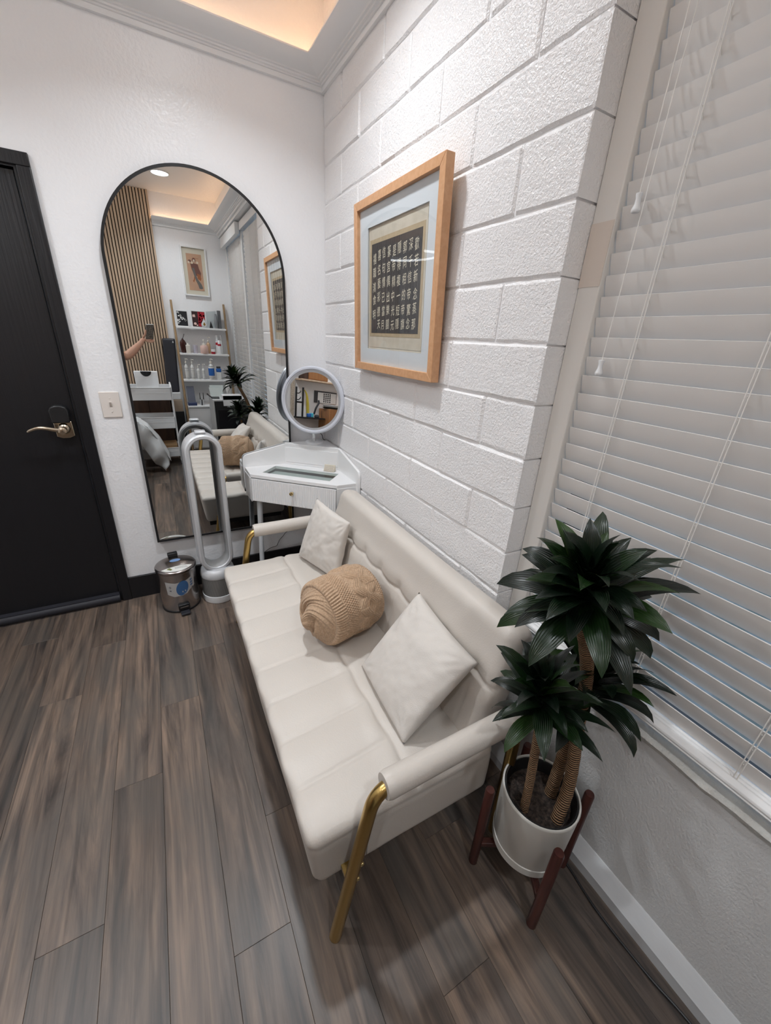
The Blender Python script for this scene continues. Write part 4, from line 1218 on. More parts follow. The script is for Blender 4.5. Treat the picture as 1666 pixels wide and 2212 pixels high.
# ------------------------------------------------------------------ ceiling downlights
for i, (x, y, lab) in enumerate(((-.63, -.88, 'recessed round downlight in the ceiling near the back wall, over the sofa front'), (-.60, -3.06, 'recessed round downlight in the ceiling near the far wall, seen in the arched mirror'), (-2.05, -.90, 'unseen downlight assumed in the ceiling near the door'), (-2.05, -3.0, 'unseen downlight assumed in the ceiling above the treatment bed'))):  # left pair is unseen, put in for the evenly lit room
    t = thing('downlight', (x, y, ZC - .02), lab, 'ceiling light', 'recessed ceiling downlights')
    G().lathe([(.074, .020), (.092, .020), (.094, .016), (.090, .012), (.078, .011), (.074, .014)], 48, c=(x, y, ZC - .0205), cap=False).build('trim_ring', m_trim, t, smooth=True, angle=40)
    g = G(); g.add([(x + .075 * math.cos(2 * PI * k / 48), y + .075 * math.sin(2 * PI * k / 48), ZC - .006) for k in range(48)], [tuple(reversed(range(48)))])
    g.build('diffuser', m_lens, t, recalc=False)
    ld = bpy.data.lights.new('downlight_lamp', 'AREA'); ld.shape = 'DISK'; ld.size = .14; ld.energy = LAMP_POWER * (1.0 if y > -2 else .62); ld.color = (.90, .95, 1.0); ld.spread = math.radians(124)
    lo = bpy.data.objects.new('lamp', ld); COL.objects.link(lo); lo.parent = t; lo.location = (0, 0, .0095)

# ------------------------------------------------------------------ far end of the room, seen in the arched mirror
m_print = M('print_peach', (.50, .30, .19), .8, var=((14, 14, 9), (.44, .28, .20), 3))
t = thing('framed_figure_print', (-.31, YF, 1.89), 'white-framed tall peach print of a robed figure on the far wall', 'picture')
px0, px1, pz0, pz1 = -.452, -.168, 1.892, 2.425
def rect_frame(x0, x1, z0, z1, w_, y0, y1, mat, par, name='frame'):
    for q in (((x0, z0), (x1, z0), (x1 - w_, z0 + w_), (x0 + w_, z0 + w_)), ((x0 + w_, z1 - w_), (x1 - w_, z1 - w_), (x1, z1), (x0, z1)), ((x0, z0), (x0 + w_, z0 + w_), (x0 + w_, z1 - w_), (x0, z1)), ((x1 - w_, z0 + w_), (x1, z0), (x1, z1), (x1 - w_, z1 - w_))):
        G().prism(list(q), y0, y1, fn=lambda a, b_, c: (a, c, b_)).build(name, mat, par)
rect_frame(px0, px1, pz0, pz1, .015, YF, YF + .030, m_trim, t, 'frame_rail')
G().box(px0 + .01, px1 - .01, YF + .002, YF + .010, pz0 + .01, pz1 - .01).build('mount', M('buff_mount', (.60, .56, .46), .85), t)
qx0, qx1, qz0, qz1 = -.393, -.222, 1.955, 2.350
G().box(qx0, qx1, YF + .010, YF + .0112, qz0, qz1).build('print_sheet', m_print, t)
def flat(par, name, polys, mat, y):
    g = G()
    for p in polys: g.add([(a, y, b_) for a, b_ in p], [tuple(range(len(p)))])
    return g.build(name, mat, par, recalc=False)
def ell(cx, cz, rx, rz, n=18, rot=0):
    out = []
    for k in range(n):
        a = 2 * PI * k / n; x = rx * math.cos(a); z = rz * math.sin(a)
        out.append((cx + x * math.cos(rot) - z * math.sin(rot), cz + x * math.sin(rot) + z * math.cos(rot)))
    return out
def pq(u, v): return (lerp(qx0, qx1, u), lerp(qz1, qz0, v))
def poly(*uv): return [pq(*p) for p in uv]
yy_ = YF + .0118
flat(t, 'figure', [poly((.22, .27), (.45, .25), (.72, .27), (.78, .40), (.88, .50), (.84, .62), (.62, .60), (.40, .56), (.28, .42)), ell(*pq(.48, .165), .020, .022), ell(*pq(.20, .20), .017, .014)], M('print_plum', (.16, .075, .06), .8), yy_)
flat(t, 'figure', [poly((.60, .52), (.82, .55), (.86, .66), (.80, .72), (.62, .67)), poly((.42, .10), (.80, .115), (.79, .125), (.42, .11)), poly((.40, .60), (.48, .60), (.42, .70), (.34, .78), (.28, .74), (.36, .68))], M('print_rust', (.30, .11, .045), .8), yy_ + .0003)
flat(t, 'figure', [poly((.30, .38), (.46, .38), (.52, .56), (.62, .68), (.84, .82), (.92, .92), (.82, .95), (.66, .94), (.60, .84), (.48, .72), (.38, .56))], M('print_slate', (.14, .13, .12), .8), yy_ + .0006)
flat(t, 'figure', [ell(*pq(.13, .235), .012, .013, 12), ell(*pq(.34, .24), .012, .014, 12), ell(*pq(.70, .225), .012, .013, 12), ell(*pq(.48, .18), .011, .014, 12)], M('print_cream', (.62, .52, .40), .8), yy_ + .0009)

# ladder shelf
t = thing('ladder_shelf', (-.33, -3.6, 0), 'white ladder shelf with leaning wooden posts against the far wall', 'shelf')
m_post = M('ash_post', (.36, .24, .13), .5, var=((40, 40, 3), (.30, .20, .11), 3))
def post_y(z): return -3.755 + (1.825 - z) * .165
for x in (-.628, -.018):
    x2 = x + (.0 if x < -.3 else .03)
    g = G().hexa([(x - .014, post_y(0) - .02, 0), (x + .014, post_y(0) - .02, 0), (x + .014, post_y(0) + .02, 0), (x - .014, post_y(0) + .02, 0), (x - .012, post_y(1.825) - .016, 1.825), (x + .012, post_y(1.825) - .016, 1.825), (x + .012, post_y(1.825) + .016, 1.825), (x - .012, post_y(1.825) + .016, 1.825)])
    g.build('post', m_post, t, bevel=.006, seg=3)
SH = ((1.530, -3.62), (1.222, -3.57), (.905, -3.52))
for z, yf in SH:
    G().box(-.616, -.030, YF + .015, yf, z - .022, z).build('shelf_board', m_trim, t, bevel=.003)
t = thing('white_cabinet', (-.48, -3.6, 0), 'low white cabinet standing under the ladder shelf', 'cabinet')
G().box(-.612, -.040, YF + .016, -3.46, .01, .565).build('body', m_trim, t, bevel=.002)
G().box(-.612, -.036, YF + .015, -3.44, .565, .585).build('top_board', m_trim, t, bevel=.003)
G().box(-.600, -.330, -3.46, -3.447, .03, .550).build('door', m_trim, t, bevel=.002)
G().box(-.322, -.05, -3.46, -3.447, .03, .550).build('door', m_trim, t, bevel=.002)

# things on the top board
def card(name, x0, x1, z0, z1, y, label, border, face, deco):
    tt = thing(name, ((x0 + x1) / 2, y, z0), label, 'picture')
    G().box(x0, x1, y - .006, y, z0, z1).build('card', border, tt, bevel=.001)
    w_ = .008
    flat(tt, 'photo', [[(x0 + w_, z0 + w_), (x0 + w_, z1 - w_), (x1 - w_, z1 - w_), (x1 - w_, z0 + w_)]], face, y + .0006)
    for polys, mat in deco: flat(tt, 'photo_motif', polys, mat, y + .0012)
rr = random.Random(8)
m_photob = M('photo_black', (.020, .020, .023), .4)
flow = [ell(-.525 + .045 * a + rr.uniform(-.008, .008), 1.628 - .05 * a + rr.uniform(-.02, .02), rr.uniform(.007, .015), rr.uniform(.007, .013), 9) for a in [k / 11 * 1.6 - .8 for k in range(12)]] + [ell(-.575 + rr.uniform(-.006, .02), 1.56 + rr.uniform(0, .05), .008, .007, 8) for k in range(6)] + [ell(-.572, 1.69, .012, .010, 9)]
card('flower_photo', -.594, -.462, 1.5305, 1.712, -3.70, 'white-bordered black photo of white flowers on the top shelf board', m_paperw, m_photob, ((flow, m_paperw),))
red = [ell(rr.uniform(-.335, -.275), rr.uniform(1.57, 1.70), rr.uniform(.006, .012), rr.uniform(.007, .014), 8) for k in range(16)]
card('red_photo', -.424, -.256, 1.5305, 1.722, -3.70, 'white-bordered dark photo with a red half on the top shelf board', m_paperw, M('photo_plum', (.040, .018, .020), .4),
     (([[(-.345, 1.545), (-.345, 1.712), (-.266, 1.712), (-.266, 1.545)]], m_red), (red, M('photo_dark_red', (.16, .012, .02), .5)), ([[(-.408, 1.648), (-.408, 1.672), (-.402, 1.680), (-.395, 1.672), (-.388, 1.682), (-.380, 1.675), (-.375, 1.648)], ell(-.385, 1.572, .016, .015, 10), ell(-.362, 1.555, .010, .008, 8)], m_pink)))
t = thing('drop_ornament', (-.285, -3.65, 1.53), 'silver teardrop ornament in front of the red photo', 'ornament')
dp = [(0, .110), (-.010, .085), (-.028, .055), (-.036, .034), (-.030, .012), (-.014, .001), (.014, .001), (.030, .012), (.036, .034), (.028, .055), (.010, .085)]
def drop(k, y0, y1, name, mat):
    G().prism([(-.285 + a * k, 1.533 + .038 + (b_ - .038) * k) for a, b_ in dp], y0, y1, fn=lambda a, b_, c: (a, c, b_)).build(name, mat, t, bevel=.002)
drop(1.0, -3.660, -3.646, 'outer_drop', m_silver); drop(.72, -3.646, -3.642, 'white_inlay', m_whiteplastic); drop(.40, -3.642, -3.638, 'inner_drop', m_gold)
t = thing('glass_photo_stand', (-.165, -3.68, 1.53), 'clear acrylic stand with a black wedge beside the red photo', 'stand')
g = G().add([(-.248, -3.705, 1.532), (-.248, -3.715, 1.722), (-.125, -3.715, 1.735), (-.125, -3.705, 1.532)], [(3, 2, 1, 0)]); g.build('acrylic_sheet', M('frosted_acrylic', (.50, .54, .55), .15), t, recalc=False)
G().prism([(-.222, 1.532), (-.180, 1.532), (-.202, 1.612)], -3.70, -3.675, fn=lambda a, b_, c: (a, c, b_)).build('wedge', m_blackfl, t)
t = thing('grey_vase', (-.135, -3.65, 1.53), 'slim grey vase standing near the right post of the top shelf board', 'vase')
G().lathe([(.016, 0), (.022, .02), (.024, .09), (.017, .150), (.013, .165), (.014, .170)], 24, c=(-.140, -3.665, 1.5302)).build('body', M('smoke_glaze', (.22, .23, .24), .2), t, smooth=True)
t = thing('dark_grey_book', (-.10, -3.70, 1.53), 'dark grey upright booklet at the right end of the top shelf board', 'book')
G().box(-.112, -.076, -3.735, -3.66, 1.5302, 1.742).build('cover', M('graphite_cover', (.11, .11, .115), .4), t, bevel=.002)

# bottles
def bottle(name, x, y, z, r, h, mat, label, neck=(.35, .10), pump=None, cap=None, band=None, group=None, cat='bottle', shoulder=.82):
    """r, h body radius and height to the neck; pump/cap heights above it; band (z0, z1, material) as shares of h"""
    tt = thing(name, (x, y, z), label, cat, group)
    G().lathe([(r * .94, 0), (r, .004), (r, h * shoulder), (r * .86, h * (shoulder + .07)), (r * .45, h * .97), (r * neck[0], h), (r * neck[0], h * (1 + neck[1]))], 28, c=(x, y, z)).build('body', mat, tt, smooth=True, angle=40)
    if band:
        for b_ in band:
            G().lathe([(r + .0006, h * b_[0]), (r + .0006, h * b_[1])], 28, c=(x, y, z), cap=False).build('label_band', b_[2], tt, smooth=True)
    zt = h * (1 + neck[1])
    if pump:
        G().lathe([(r * .48, zt - .004), (r * .48, zt + pump * .25), (.0035, zt + pump * .27), (.0035, zt + pump * .8), (.007, zt + pump * .8), (.007, zt + pump)], 18, c=(x, y, z)).build('pump', m_ivory if mat is not m_brownglass else m_blackfl, tt, smooth=True, angle=40)
        G().tube([(x, y, z + zt + pump * .88), (x + .018, y + .012, z + zt + pump * .90), (x + .026, y + .016, z + zt + pump * .78)], .0035, 10).build('spout', m_ivory if mat is not m_brownglass else m_blackfl, tt, smooth=True)
    if cap:
        G().lathe([(cap[0], zt - .006), (cap[0], zt + cap[1] * .9), (cap[0] * .8, zt + cap[1])], 24, c=(x, y, z)).build('cap', cap[2], tt, smooth=True, angle=40)
    return tt
z2, z3 = 1.2222, .9052
m_label = M('grey_label_print', (.45, .46, .46), .6)
t = thing('oval_bottle', (-.562, -3.63, z2), 'dark brown oval bottle with reed at the left of the second shelf board', 'bottle')
G().lathe([(.020, 0), (.026, .004), (.032, .045), (.038, .090), (.034, .125), (.022, .148), (.011, .157), (.010, .168)], 28, fn=lambda a, b_, c: (-.562 + a, -3.645 + b_ * .6, z2 + c)).build('body', m_brownglass, t, smooth=True)
G().tube([(-.562, -3.645, z2 + .16), (-.536, -3.648, z2 + .222)], .0035, 8).build('reed', m_blackfl, t, smooth=True)
t = thing('square_bottle', (-.512, -3.60, z2), 'ivory square bottle in front of the dark brown bottle', 'bottle')
G().box(-.538, -.487, -3.612, -3.578, z2, z2 + .098).build('body', m_ivory, t, bevel=.006)
G().lathe([(.010, .097), (.010, .112), (.004, .120)], 16, c=(-.512, -3.595, z2)).build('cap', m_ivory, t, smooth=True)
G().box(-.486, -.482, -3.612, -3.58, z2, z2 + .095).build('clear_side', M('milky_acrylic', (.62, .63, .63), .2), t)
t = thing('lilac_candle', (-.427, -3.62, z2), 'lilac candle in a frosted glass on the second shelf board', 'candle')
G().lathe([(.022, 0), (.026, .003), (.028, .098), (.026, .098), (.0245, .06)], 28, c=(-.427, -3.62, z2), cap=False).build('glass', M('frosted_lilac', (.50, .48, .55), .3), t, smooth=True)
G().lathe([(.0246, .004), (.0246, .062), (.0, .063)], 28, c=(-.427, -3.62, z2)).build('wax', m_lilac, t, smooth=True)
t = thing('round_lotion_bottle', (-.323, -3.61, z2), 'wide blush-pink lotion bottle with white pump on the second shelf board', 'bottle')
G().lathe([(.044, 0), (.048, .005), (.0485, .080), (.044, .095), (.020, .101), (.016, .103)], 32, c=(-.323, -3.61, z2)).build('body', m_pink, t, smooth=True)
G().lathe([(.021, .102), (.021, .118), (.006, .122), (.005, .150), (.010, .152), (.009, .172)], 20, c=(-.323, -3.61, z2)).build('pump', m_ivory, t, smooth=True, angle=40)
bottle('pump_bottle', -.262, -3.67, z2, .024, .135, m_amber, 'amber pump bottle standing behind the pink lotion bottle', pump=.055)
t = thing('white_jar', (-.219, -3.585, z2), 'small white jar with a crimson base label on the second shelf board', 'jar')
G().lathe([(.024, 0), (.0255, .002), (.0255, .028)], 28, c=(-.219, -3.595, z2)).build('body', m_red, t, smooth=True, angle=40)
G().lathe([(.0268, .028), (.0268, .052), (.024, .055), (.0, .056)], 28, c=(-.219, -3.595, z2)).build('lid', m_whiteplastic, t, smooth=True, angle=40)
bottle('white_tube_bottle', -.136, -3.60, z2, .0215, .118, m_whiteplastic, 'front white bottle with a crimson collar at the right of the second shelf board', neck=(.6, .04), cap=(.0175, .045, m_whiteplastic), band=((.86, 1.06, m_red),), shoulder=.9)
bottle('white_tube_bottle', -.150, -3.675, z2, .0205, .160, m_whiteplastic, 'left one of two tall white bottles behind the crimson-collared bottle', neck=(.6, .04), cap=(.0175, .062, m_whiteplastic), band=((.68, .88, m_red),), shoulder=.9)
bottle('white_tube_bottle', -.100, -3.69, z2, .0185, .175, m_whiteplastic, 'right one of two tall white bottles behind the crimson-collared bottle', neck=(.6, .04), cap=(.0165, .05, m_whiteplastic), shoulder=.9)
m_bot = M('white_bottle', (.70, .70, .68), .35)
gp = 'white bottles on the third shelf board'
for (x, r, h, pm, lab) in ((-.566, .0215, .185, .050, 'leftmost tall white pump bottle on the third shelf board'), (-.498, .0215, .185, .045, 'second tall white pump bottle from the left on the third shelf board'), (-.430, .0195, .140, .036, 'left one of the two shorter white bottles on the third shelf board'), (-.370, .0180, .142, .040, 'right one of the two shorter white bottles on the third shelf board')):
    bottle('white_bottle', x, -3.555, z3, r, h, m_bot, lab, pump=pm, band=((.10, .14, m_label), (.58, .61, m_label), (.72, .76, m_label)), group=gp)
bottle('blue_label_bottle', -.272, -3.555, z3, .036, .195, m_bot, 'big white pump bottle with a wide blue label on the third shelf board', pump=.045, band=((.27, .74, m_blue), (.10, .16, m_label), (.84, .90, m_label)))
t = thing('blue_top_tube', (-.182, -3.56, z3), 'white upright tube with a blue band and dark cap beside the blue-label bottle', 'tube')
G().box(-.212, -.152, -3.575, -3.540, z3, z3 + .098).build('body', m_bot, t, bevel=.008)
G().box(-.213, -.151, -3.576, -3.539, z3 + .098, z3 + .142).build('blue_band', m_blue, t, bevel=.008)
G().box(-.207, -.157, -3.572, -3.543, z3 + .142, z3 + .168).build('cap', m_darkgrey, t, bevel=.004)

# on the white cabinet
zc_ = .5852
t = thing('tablet_stand', (-.555, -3.50, zc_), 'grey tablet standing in a navy base on the white cabinet', 'tablet')
G().hexa([(-.598, -3.515, .615), (-.510, -3.515, .615), (-.510, -3.505, .615), (-.598, -3.505, .615), (-.600, -3.555, .822), (-.512, -3.555, .822), (-.512, -3.545, .822), (-.600, -3.545, .822)]).build('screen', M('slate_screen', (.13, .14, .18), .25), t, bevel=.003)
G().box(-.606, -.500, -3.54, -3.475, zc_, zc_ + .038).build('base', m_navy, t, bevel=.004)
for i, (x, lab, mt) in enumerate(((-.452, 'silver brush pen standing on the white cabinet beside the tablet', m_silver), (-.438, 'black and silver brush pen, second from the tablet', m_darkgrey), (-.421, 'glossy silver brush pen leaning, third from the tablet', m_silver))):
    t = thing('brush_pen', (x, -3.50, zc_), lab, 'pen', 'pens on the white cabinet')
    G().tube([(x, -3.50, zc_), (x + .004 * i, -3.505, zc_ + .075)], [.0075, .0065], 14).build('barrel', mt, t, smooth=True)
    G().tube([(x + .004 * i, -3.505, zc_ + .075), (x + .0055 * i, -3.508, zc_ + .160)], [.0062, .0038], 12).build('cap', m_blackfl if i != 1 else m_silver, t, smooth=True)

# black-fronted storage unit with papers and a white tray
t = thing('storage_unit', (-.16, -3.12, 0), 'grey-sided storage unit with a black front beside the window', 'cabinet')
G().box(-.362, .030, -3.36, -2.905, .02, .738).build('carcass', m_greymetal, t, bevel=.003)
G().box(-.350, .024, -2.905, -2.893, .05, .725).build('black_front', m_blackfl, t, bevel=.006)
G().box(-.318, -.012, -2.894, -2.889, .11, .62).build('door_inset', M('gloss_black', (.008, .008, .010), .15), t, bevel=.004)
G().box(-.34, .01, -3.30, -2.92, 0, .02).build('plinth', m_blackfl, t)
single(G().box(-.250, -.030, -3.04, -2.878, .7385, .790).box(-.25, -.03, -2.884, -2.878, .668, .79), 'white_tray', m_whiteplastic, 'white shallow tray hanging over the black-fronted unit', 'tray', (-.14, -2.95, .7385), bevel=.003)
for i, (x0, x1, y, z1, lab) in enumerate(((-.365, -.205, -3.16, .850, 'front pale green-white upright file on the storage unit'), (-.352, -.190, -3.20, .872, 'rear pale green-white upright file on the storage unit'))):
    single(G().hexa([(x0 + .01, y - .004, .7385), (x1 - .008, y - .004, .7385), (x1 - .008, y + .004, .7385), (x0 + .01, y + .004, .7385), (x0, y - .03, z1), (x1, y - .03, z1), (x1, y - .022, z1), (x0, y - .022, z1)]), 'upright_file', M('pale_file', (.58, .63, .61), .6), lab, 'file', ((x0 + x1) / 2, y, .7385), 'files on the storage unit', bevel=.001)
t = thing('card_reader', (-.33, -3.05, .7385), 'flat black handheld device on the storage unit', 'device')
G().hexa([(-.355, -3.10, .7387), (-.265, -3.10, .7387), (-.275, -2.99, .7387), (-.365, -2.99, .7387), (-.355, -3.10, .752), (-.265, -3.10, .752), (-.275, -2.99, .746), (-.365, -2.99, .746)]).build('body', m_blackfl, t, bevel=.003)
G().hexa([(-.412, -3.04, .785), (-.40, -3.06, .79), (-.352, -3.03, .742), (-.36, -3.01, .740), (-.414, -3.04, .793), (-.40, -3.062, .798), (-.350, -3.03, .752), (-.358, -3.01, .750)]).build('handle', m_blackfl, t, bevel=.002)
t = thing('clear_jar', (-.13, -3.2, .7385), 'small clear jar of cotton on the storage unit', 'jar')
G().lathe([(.030, 0), (.033, .004), (.033, .105), (.030, .11)], 24, c=(-.13, -3.22, .7387)).build('body', M('milky_glass', (.55, .54, .52), .15), t, smooth=True)
G().lathe([(.035, .11), (.035, .135), (.0, .137)], 24, c=(-.13, -3.22, .7387)).build('lid', m_whiteplastic, t, smooth=True, angle=40)

# leaning black pad, its stand, walnut cabinet
t = thing('leaning_black_pad', (-.74, -3.6, .745), 'tall black rounded pad leaning on the slatted wall', 'pad')
def padfn(p): k = (p.z - .745) / .64; return Vector((p.x + .036 * k, p.y - .14 * k, p.z))
g = G(); rbox(g, -.826, -.680, -3.60, -3.565, .745, 1.383, .0165, 12, 4, 30, None, padfn); g.build('pad', M('black_vinyl', (.010, .010, .016), .5), t, smooth='all', merge=True)
flat(t, 'oval_emblem', [[padfn(Vector((a, -3.5640, b_)))[:][0::2] for a, b_ in ell(-.706, 1.330, .008, .026, 18)]], m_silver, -3.6935)
t = thing('side_stand', (-.74, -3.6, 0), 'black stand with a beige box under the leaning black pad', 'stand')
G().box(-.80, -.665, -3.72, -3.53, 0, .505).build('base', m_blackfl, t, bevel=.004)
G().box(-.795, -.668, -3.715, -3.535, .505, .655).build('beige_box', m_beige, t, bevel=.004)
G().box(-.79, -.672, -3.70, -3.54, .655, .744).build('white_pad', m_sheet, t, bevel=.01, seg=3)
t = thing('walnut_cabinet', (-1.2, -3.5, 0), 'dark walnut cabinet standing behind the white rolling cart', 'cabinet')
G().box(-1.75, -.812, -3.74, -3.36, .02, .74).build('body', m_brownwood, t, bevel=.003)
for k in range(4):
    G().box(-1.745 + .233 * k, -1.745 + .233 * k + .227, -3.36, -3.345, .05, .72).build('door', m_brownwood, t, bevel=.002)
G().box(-1.70, -.85, -3.70, -3.40, 0, .02).build('plinth', m_blackfl, t)

# white rolling cart
t = thing('rolling_cart', (-1.0, -3.0, 0), 'white three-tier rolling cart by the treatment bed', 'cart')
cx0, cx1, cy0, cy1 = -1.205, -.800, -3.14, -2.83
def tray(z0, z1):
    g = G(); s = .004
    g.box(cx0, cx1, cy0, cy1, z0, z0 + s).box(cx0, cx1, cy1 - s, cy1, z0, z1).box(cx0, cx1, cy0, cy0 + s, z0, z1).box(cx0, cx0 + s, cy0, cy1, z0, z1).box(cx1 - s, cx1, cy0, cy1, z0, z1)
    g.build('tray', m_whiteplastic, t, bevel=.0015)
    G().tube(round_path([(cx0, cy0, z1), (cx1, cy0, z1), (cx1, cy1, z1), (cx0, cy1, z1), (cx0, cy0 + .001, z1)], .02), .005, 10).build('tray_rim', m_whiteplastic, t, smooth=True)
    G().box(cx0 + .03, cx1 - .02, cy1, cy1 + .002, z0 + (z1 - z0) * .54, z0 + (z1 - z0) * .60).build('ledge', m_whiteplastic, t)
tray(.752, .888); tray(.435, .560); tray(.100, .205)
for x in (cx0 - .008, cx1 + .006):
    G().tube(round_path([(x, cy0 + .01, .05), (x, cy0 + .01, .905), (x, cy0 + .04, .915), (x, cy1 - .03, .905), (x, cy1 - .004, .05)], .03), .0085, 14).build('side_frame', m_whiteplastic, t, smooth=True)
    for y in (cy0 + .01, cy1 - .004):
        G().tube([(x - .012, y, .026), (x + .012, y, .026)], .024, 20).build('caster', m_blackrub, t, smooth=True)
        G().tube([(x, y, .02), (x, y, .055)], .007, 12).build('caster_pin', m_silver, t, smooth=True)
t = thing('steamer_unit', (-1.015, -3.0, .756), 'white upright appliance with a black half-round dial on the cart', 'appliance')
G().hexa([(-1.125, -3.03, .757), (-.905, -3.03, .757), (-.905, -2.93, .757), (-1.125, -2.93, .757), (-1.132, -3.03, 1.047), (-.902, -3.03, 1.047), (-.902, -2.965, 1.047), (-1.132, -2.965, 1.047)]).build('housing', m_whiteplastic, t, bevel=.006)
g = G()
def dialpt(a, r): z = 1.047 + r * math.sin(a); return (-1.015 + r * math.cos(a), lerp(-2.965, -2.93, (1.047 - z) / .29) + .002, z)
g.add([dialpt(PI + PI * k / 24, .053) for k in range(25)], [tuple(range(25))]); g.build('dial', M('gloss_black', (.008, .008, .010), .15), t, recalc=False)
single(G().box(-1.10, -.815, -3.10, -2.86, .1045, .235), 'cardboard_box', M('kraft_card', (.36, .22, .11), .8), 'tan cardboard box in the bottom tray of the cart', 'box', (-.95, -3.0, .1045), bevel=.002)

# treatment bed with draped sheet
t = thing('treatment_bed', (-1.9, -2.62, 0), 'upholstered treatment bed on a dark base behind the photographer', 'bed')
g = G(); rbox(g, -2.70, -1.20, -2.80, -2.42, .50, .60, .03, 30, 12, 6); g.build('mattress', m_beige, t, smooth='all', merge=True)
G().box(-2.62, -1.26, -2.76, -2.46, .05, .50).build('base', m_brownwood, t, bevel=.006)
for x in (-2.55, -1.33):
    for y in (-2.74, -2.48): G().box(x - .02, x + .02, y - .02, y + .02, 0, .05).build('foot', m_blackfl, t)
def sheet_top(u, v):
    return (lerp(-1.62, -1.21, u), lerp(-2.80, -2.41, v), .603 + .005 * noise.noise((u * 5, v * 5, 0)) - .03 * sstep(.9, 1, u))
UP = [(-1.22, .595), (-1.165, .590), (-1.075, .525), (-.985, .370), (-.905, .150)]
LO = [(-1.235, .330), (-1.180, .375), (-1.125, .270), (-1.060, .120), (-.975, .030)]
def pl(P, u):
    k = min(3, int(u * 4)); f = u * 4 - k
    return (lerp(P[k][0], P[k + 1][0], f), lerp(P[k][1], P[k + 1][1], f))
def sheet_side(u, v):
    a, b_ = pl(UP, u), pl(LO, u)
    return (lerp(a[0], b_[0], v) + .006 * math.sin(v * 9 + u * 4), -2.435 - .10 * u + .022 * math.sin(u * 17 + v * 3) * (.3 + u) + .05 * math.sin(PI * v) * u, lerp(a[1], b_[1], v) + .006 * math.sin(u * 22))
def sheet_end(u, v):
    a = pl(UP, u)
    return (a[0], lerp(-2.435 - .10 * u, -2.80 + .05 * u, v) + .012 * math.sin(u * 14), a[1] + .020 * math.sin(v * 9 + u * 5) * u)
o = G().grid(sheet_top, 12, 10).grid(sheet_side, 40, 16).grid(sheet_end, 30, 16).build('draped_sheet', m_sheet, None, smooth='all', off=(-1.3, -2.6, .6)); o.location = (-1.3, -2.6, .6)
so = o.modifiers.new('thick', 'SOLIDIFY'); so.thickness = .003
tag(o, 'thin white sheet draped off the end of the treatment bed', 'sheet')

# half-moon lamp over the bed
t = thing('crescent_lamp', (-2.15, -2.25, 0), 'half-moon LED lamp on a white stand beside the bed', 'lamp')
HC = Vector((-1.86, -2.12, 2.27))
G().lathe([(.16, 0), (.16, .018), (.03, .026), (.014, .05)], 32, c=(-2.25, -2.95 + .66, 0)).build('base', m_whiteplastic, t, smooth=True, angle=40)
arcp = [Vector((HC.x - .02 + .36 * math.cos(a), HC.y + .36 * math.sin(a) , HC.z)) for a in [PI * .5 + PI * k / 40 for k in range(41)]]
G().tube([(-2.25, -2.29, .04), (-2.25, -2.29, 2.18), (arcp[20].x, arcp[20].y, HC.z + .02)], .011, 14).build('pole', m_whiteplastic, t, smooth=True)
G().tube([p + Vector((0, 0, .012)) for p in arcp], .016, 14).build('half_moon_frame', m_whiteplastic, t, smooth=True)
G().tube([p - Vector((0, 0, .006)) for p in arcp], .013, 12).build('half_moon_light', m_leds, t, smooth=True)

# ------------------------------------------------------------------ left wall, seen in the round makeup mirror
LX = -2.60
t = thing('wall_shelf', (LX - .06, -1.95, 1.49), 'pale wood wall shelf on the left wall', 'shelf')
G().box(XL, LX, -2.35, -1.62, 1.472, 1.490).build('board', m_slatwood, t, bevel=.001)
t = thing('wooden_case', (LX - .07, -1.87, 1.4905), 'reddish-brown wooden case lying on the wall shelf', 'box')
G().box(XL + .01, LX - .01, -2.02, -1.72, 1.4905, 1.70).build('body', m_orangewood, t, bevel=.012)
G().box(XL + .01, LX - .008, -1.72, -1.655, 1.4905, 1.70).build('dark_end', m_brownwood, t, bevel=.008)
t = thing('black_rack', (LX, -1.75, .85), 'black metal rack with hooks and a shelf on the left wall', 'rack')
for y in (-1.552, -1.648): G().box(LX - .012, LX + .006, y - .010, y + .010, 1.02, 1.385).build('upright', m_blackfl, t, bevel=.002)
G().box(LX - .012, LX + .006, -1.648, -1.552, 1.195, 1.215).build('cross_bar', m_blackfl, t)
G().box(XL, LX + .03, -1.975, -1.545, 1.012, 1.030).build('shelf', m_blackfl, t, bevel=.002)
for z in (1.31, 1.235): G().tube(bez([(LX, -1.556, z), (LX + .03, -1.57, z), (LX + .035, -1.59, z + .02), (LX + .02, -1.60, z + .03)], 4), .006, 8).build('hook', m_blackfl, t, smooth=True)
single(G().tube(bez([(LX - .06, -1.70, 1.36), (LX - .06, -1.735, 1.31), (LX - .065, -1.755, 1.22), (LX - .065, -1.762, 1.12), (LX - .065, -1.765, 1.031)], 6), [.006 + .014 * min(1, i / 14) for i in range(25)], 10), 'yellow_tube', m_yellow, 'tapering yellow tube hanging over the black rack', 'tube', (LX, -1.75, 1.03), smooth=True)
t = thing('blue_bottle', (LX, -1.765, 1.0305), 'small blue and aqua bottle on the black rack shelf', 'bottle')
G().box(LX - .03, LX + .01, -1.772, -1.722, 1.0305, 1.078).build('body', m_blue, t, bevel=.008)
G().box(LX - .03, LX + .012, -1.808, -1.772, 1.0305, 1.085).build('aqua_side', M('aqua_plastic', (.06, .42, .55), .3), t, bevel=.008)
single(G().lathe([(.025, 0), (.034, .01), (.032, .03), (.012, .04)], 20, c=(LX - .005, -1.865, 1.0305)), 'black_gadget', m_darkgrey, 'small dark round gadget beside the blue bottle', 'device', (LX, -1.865, 1.0305), smooth=True)
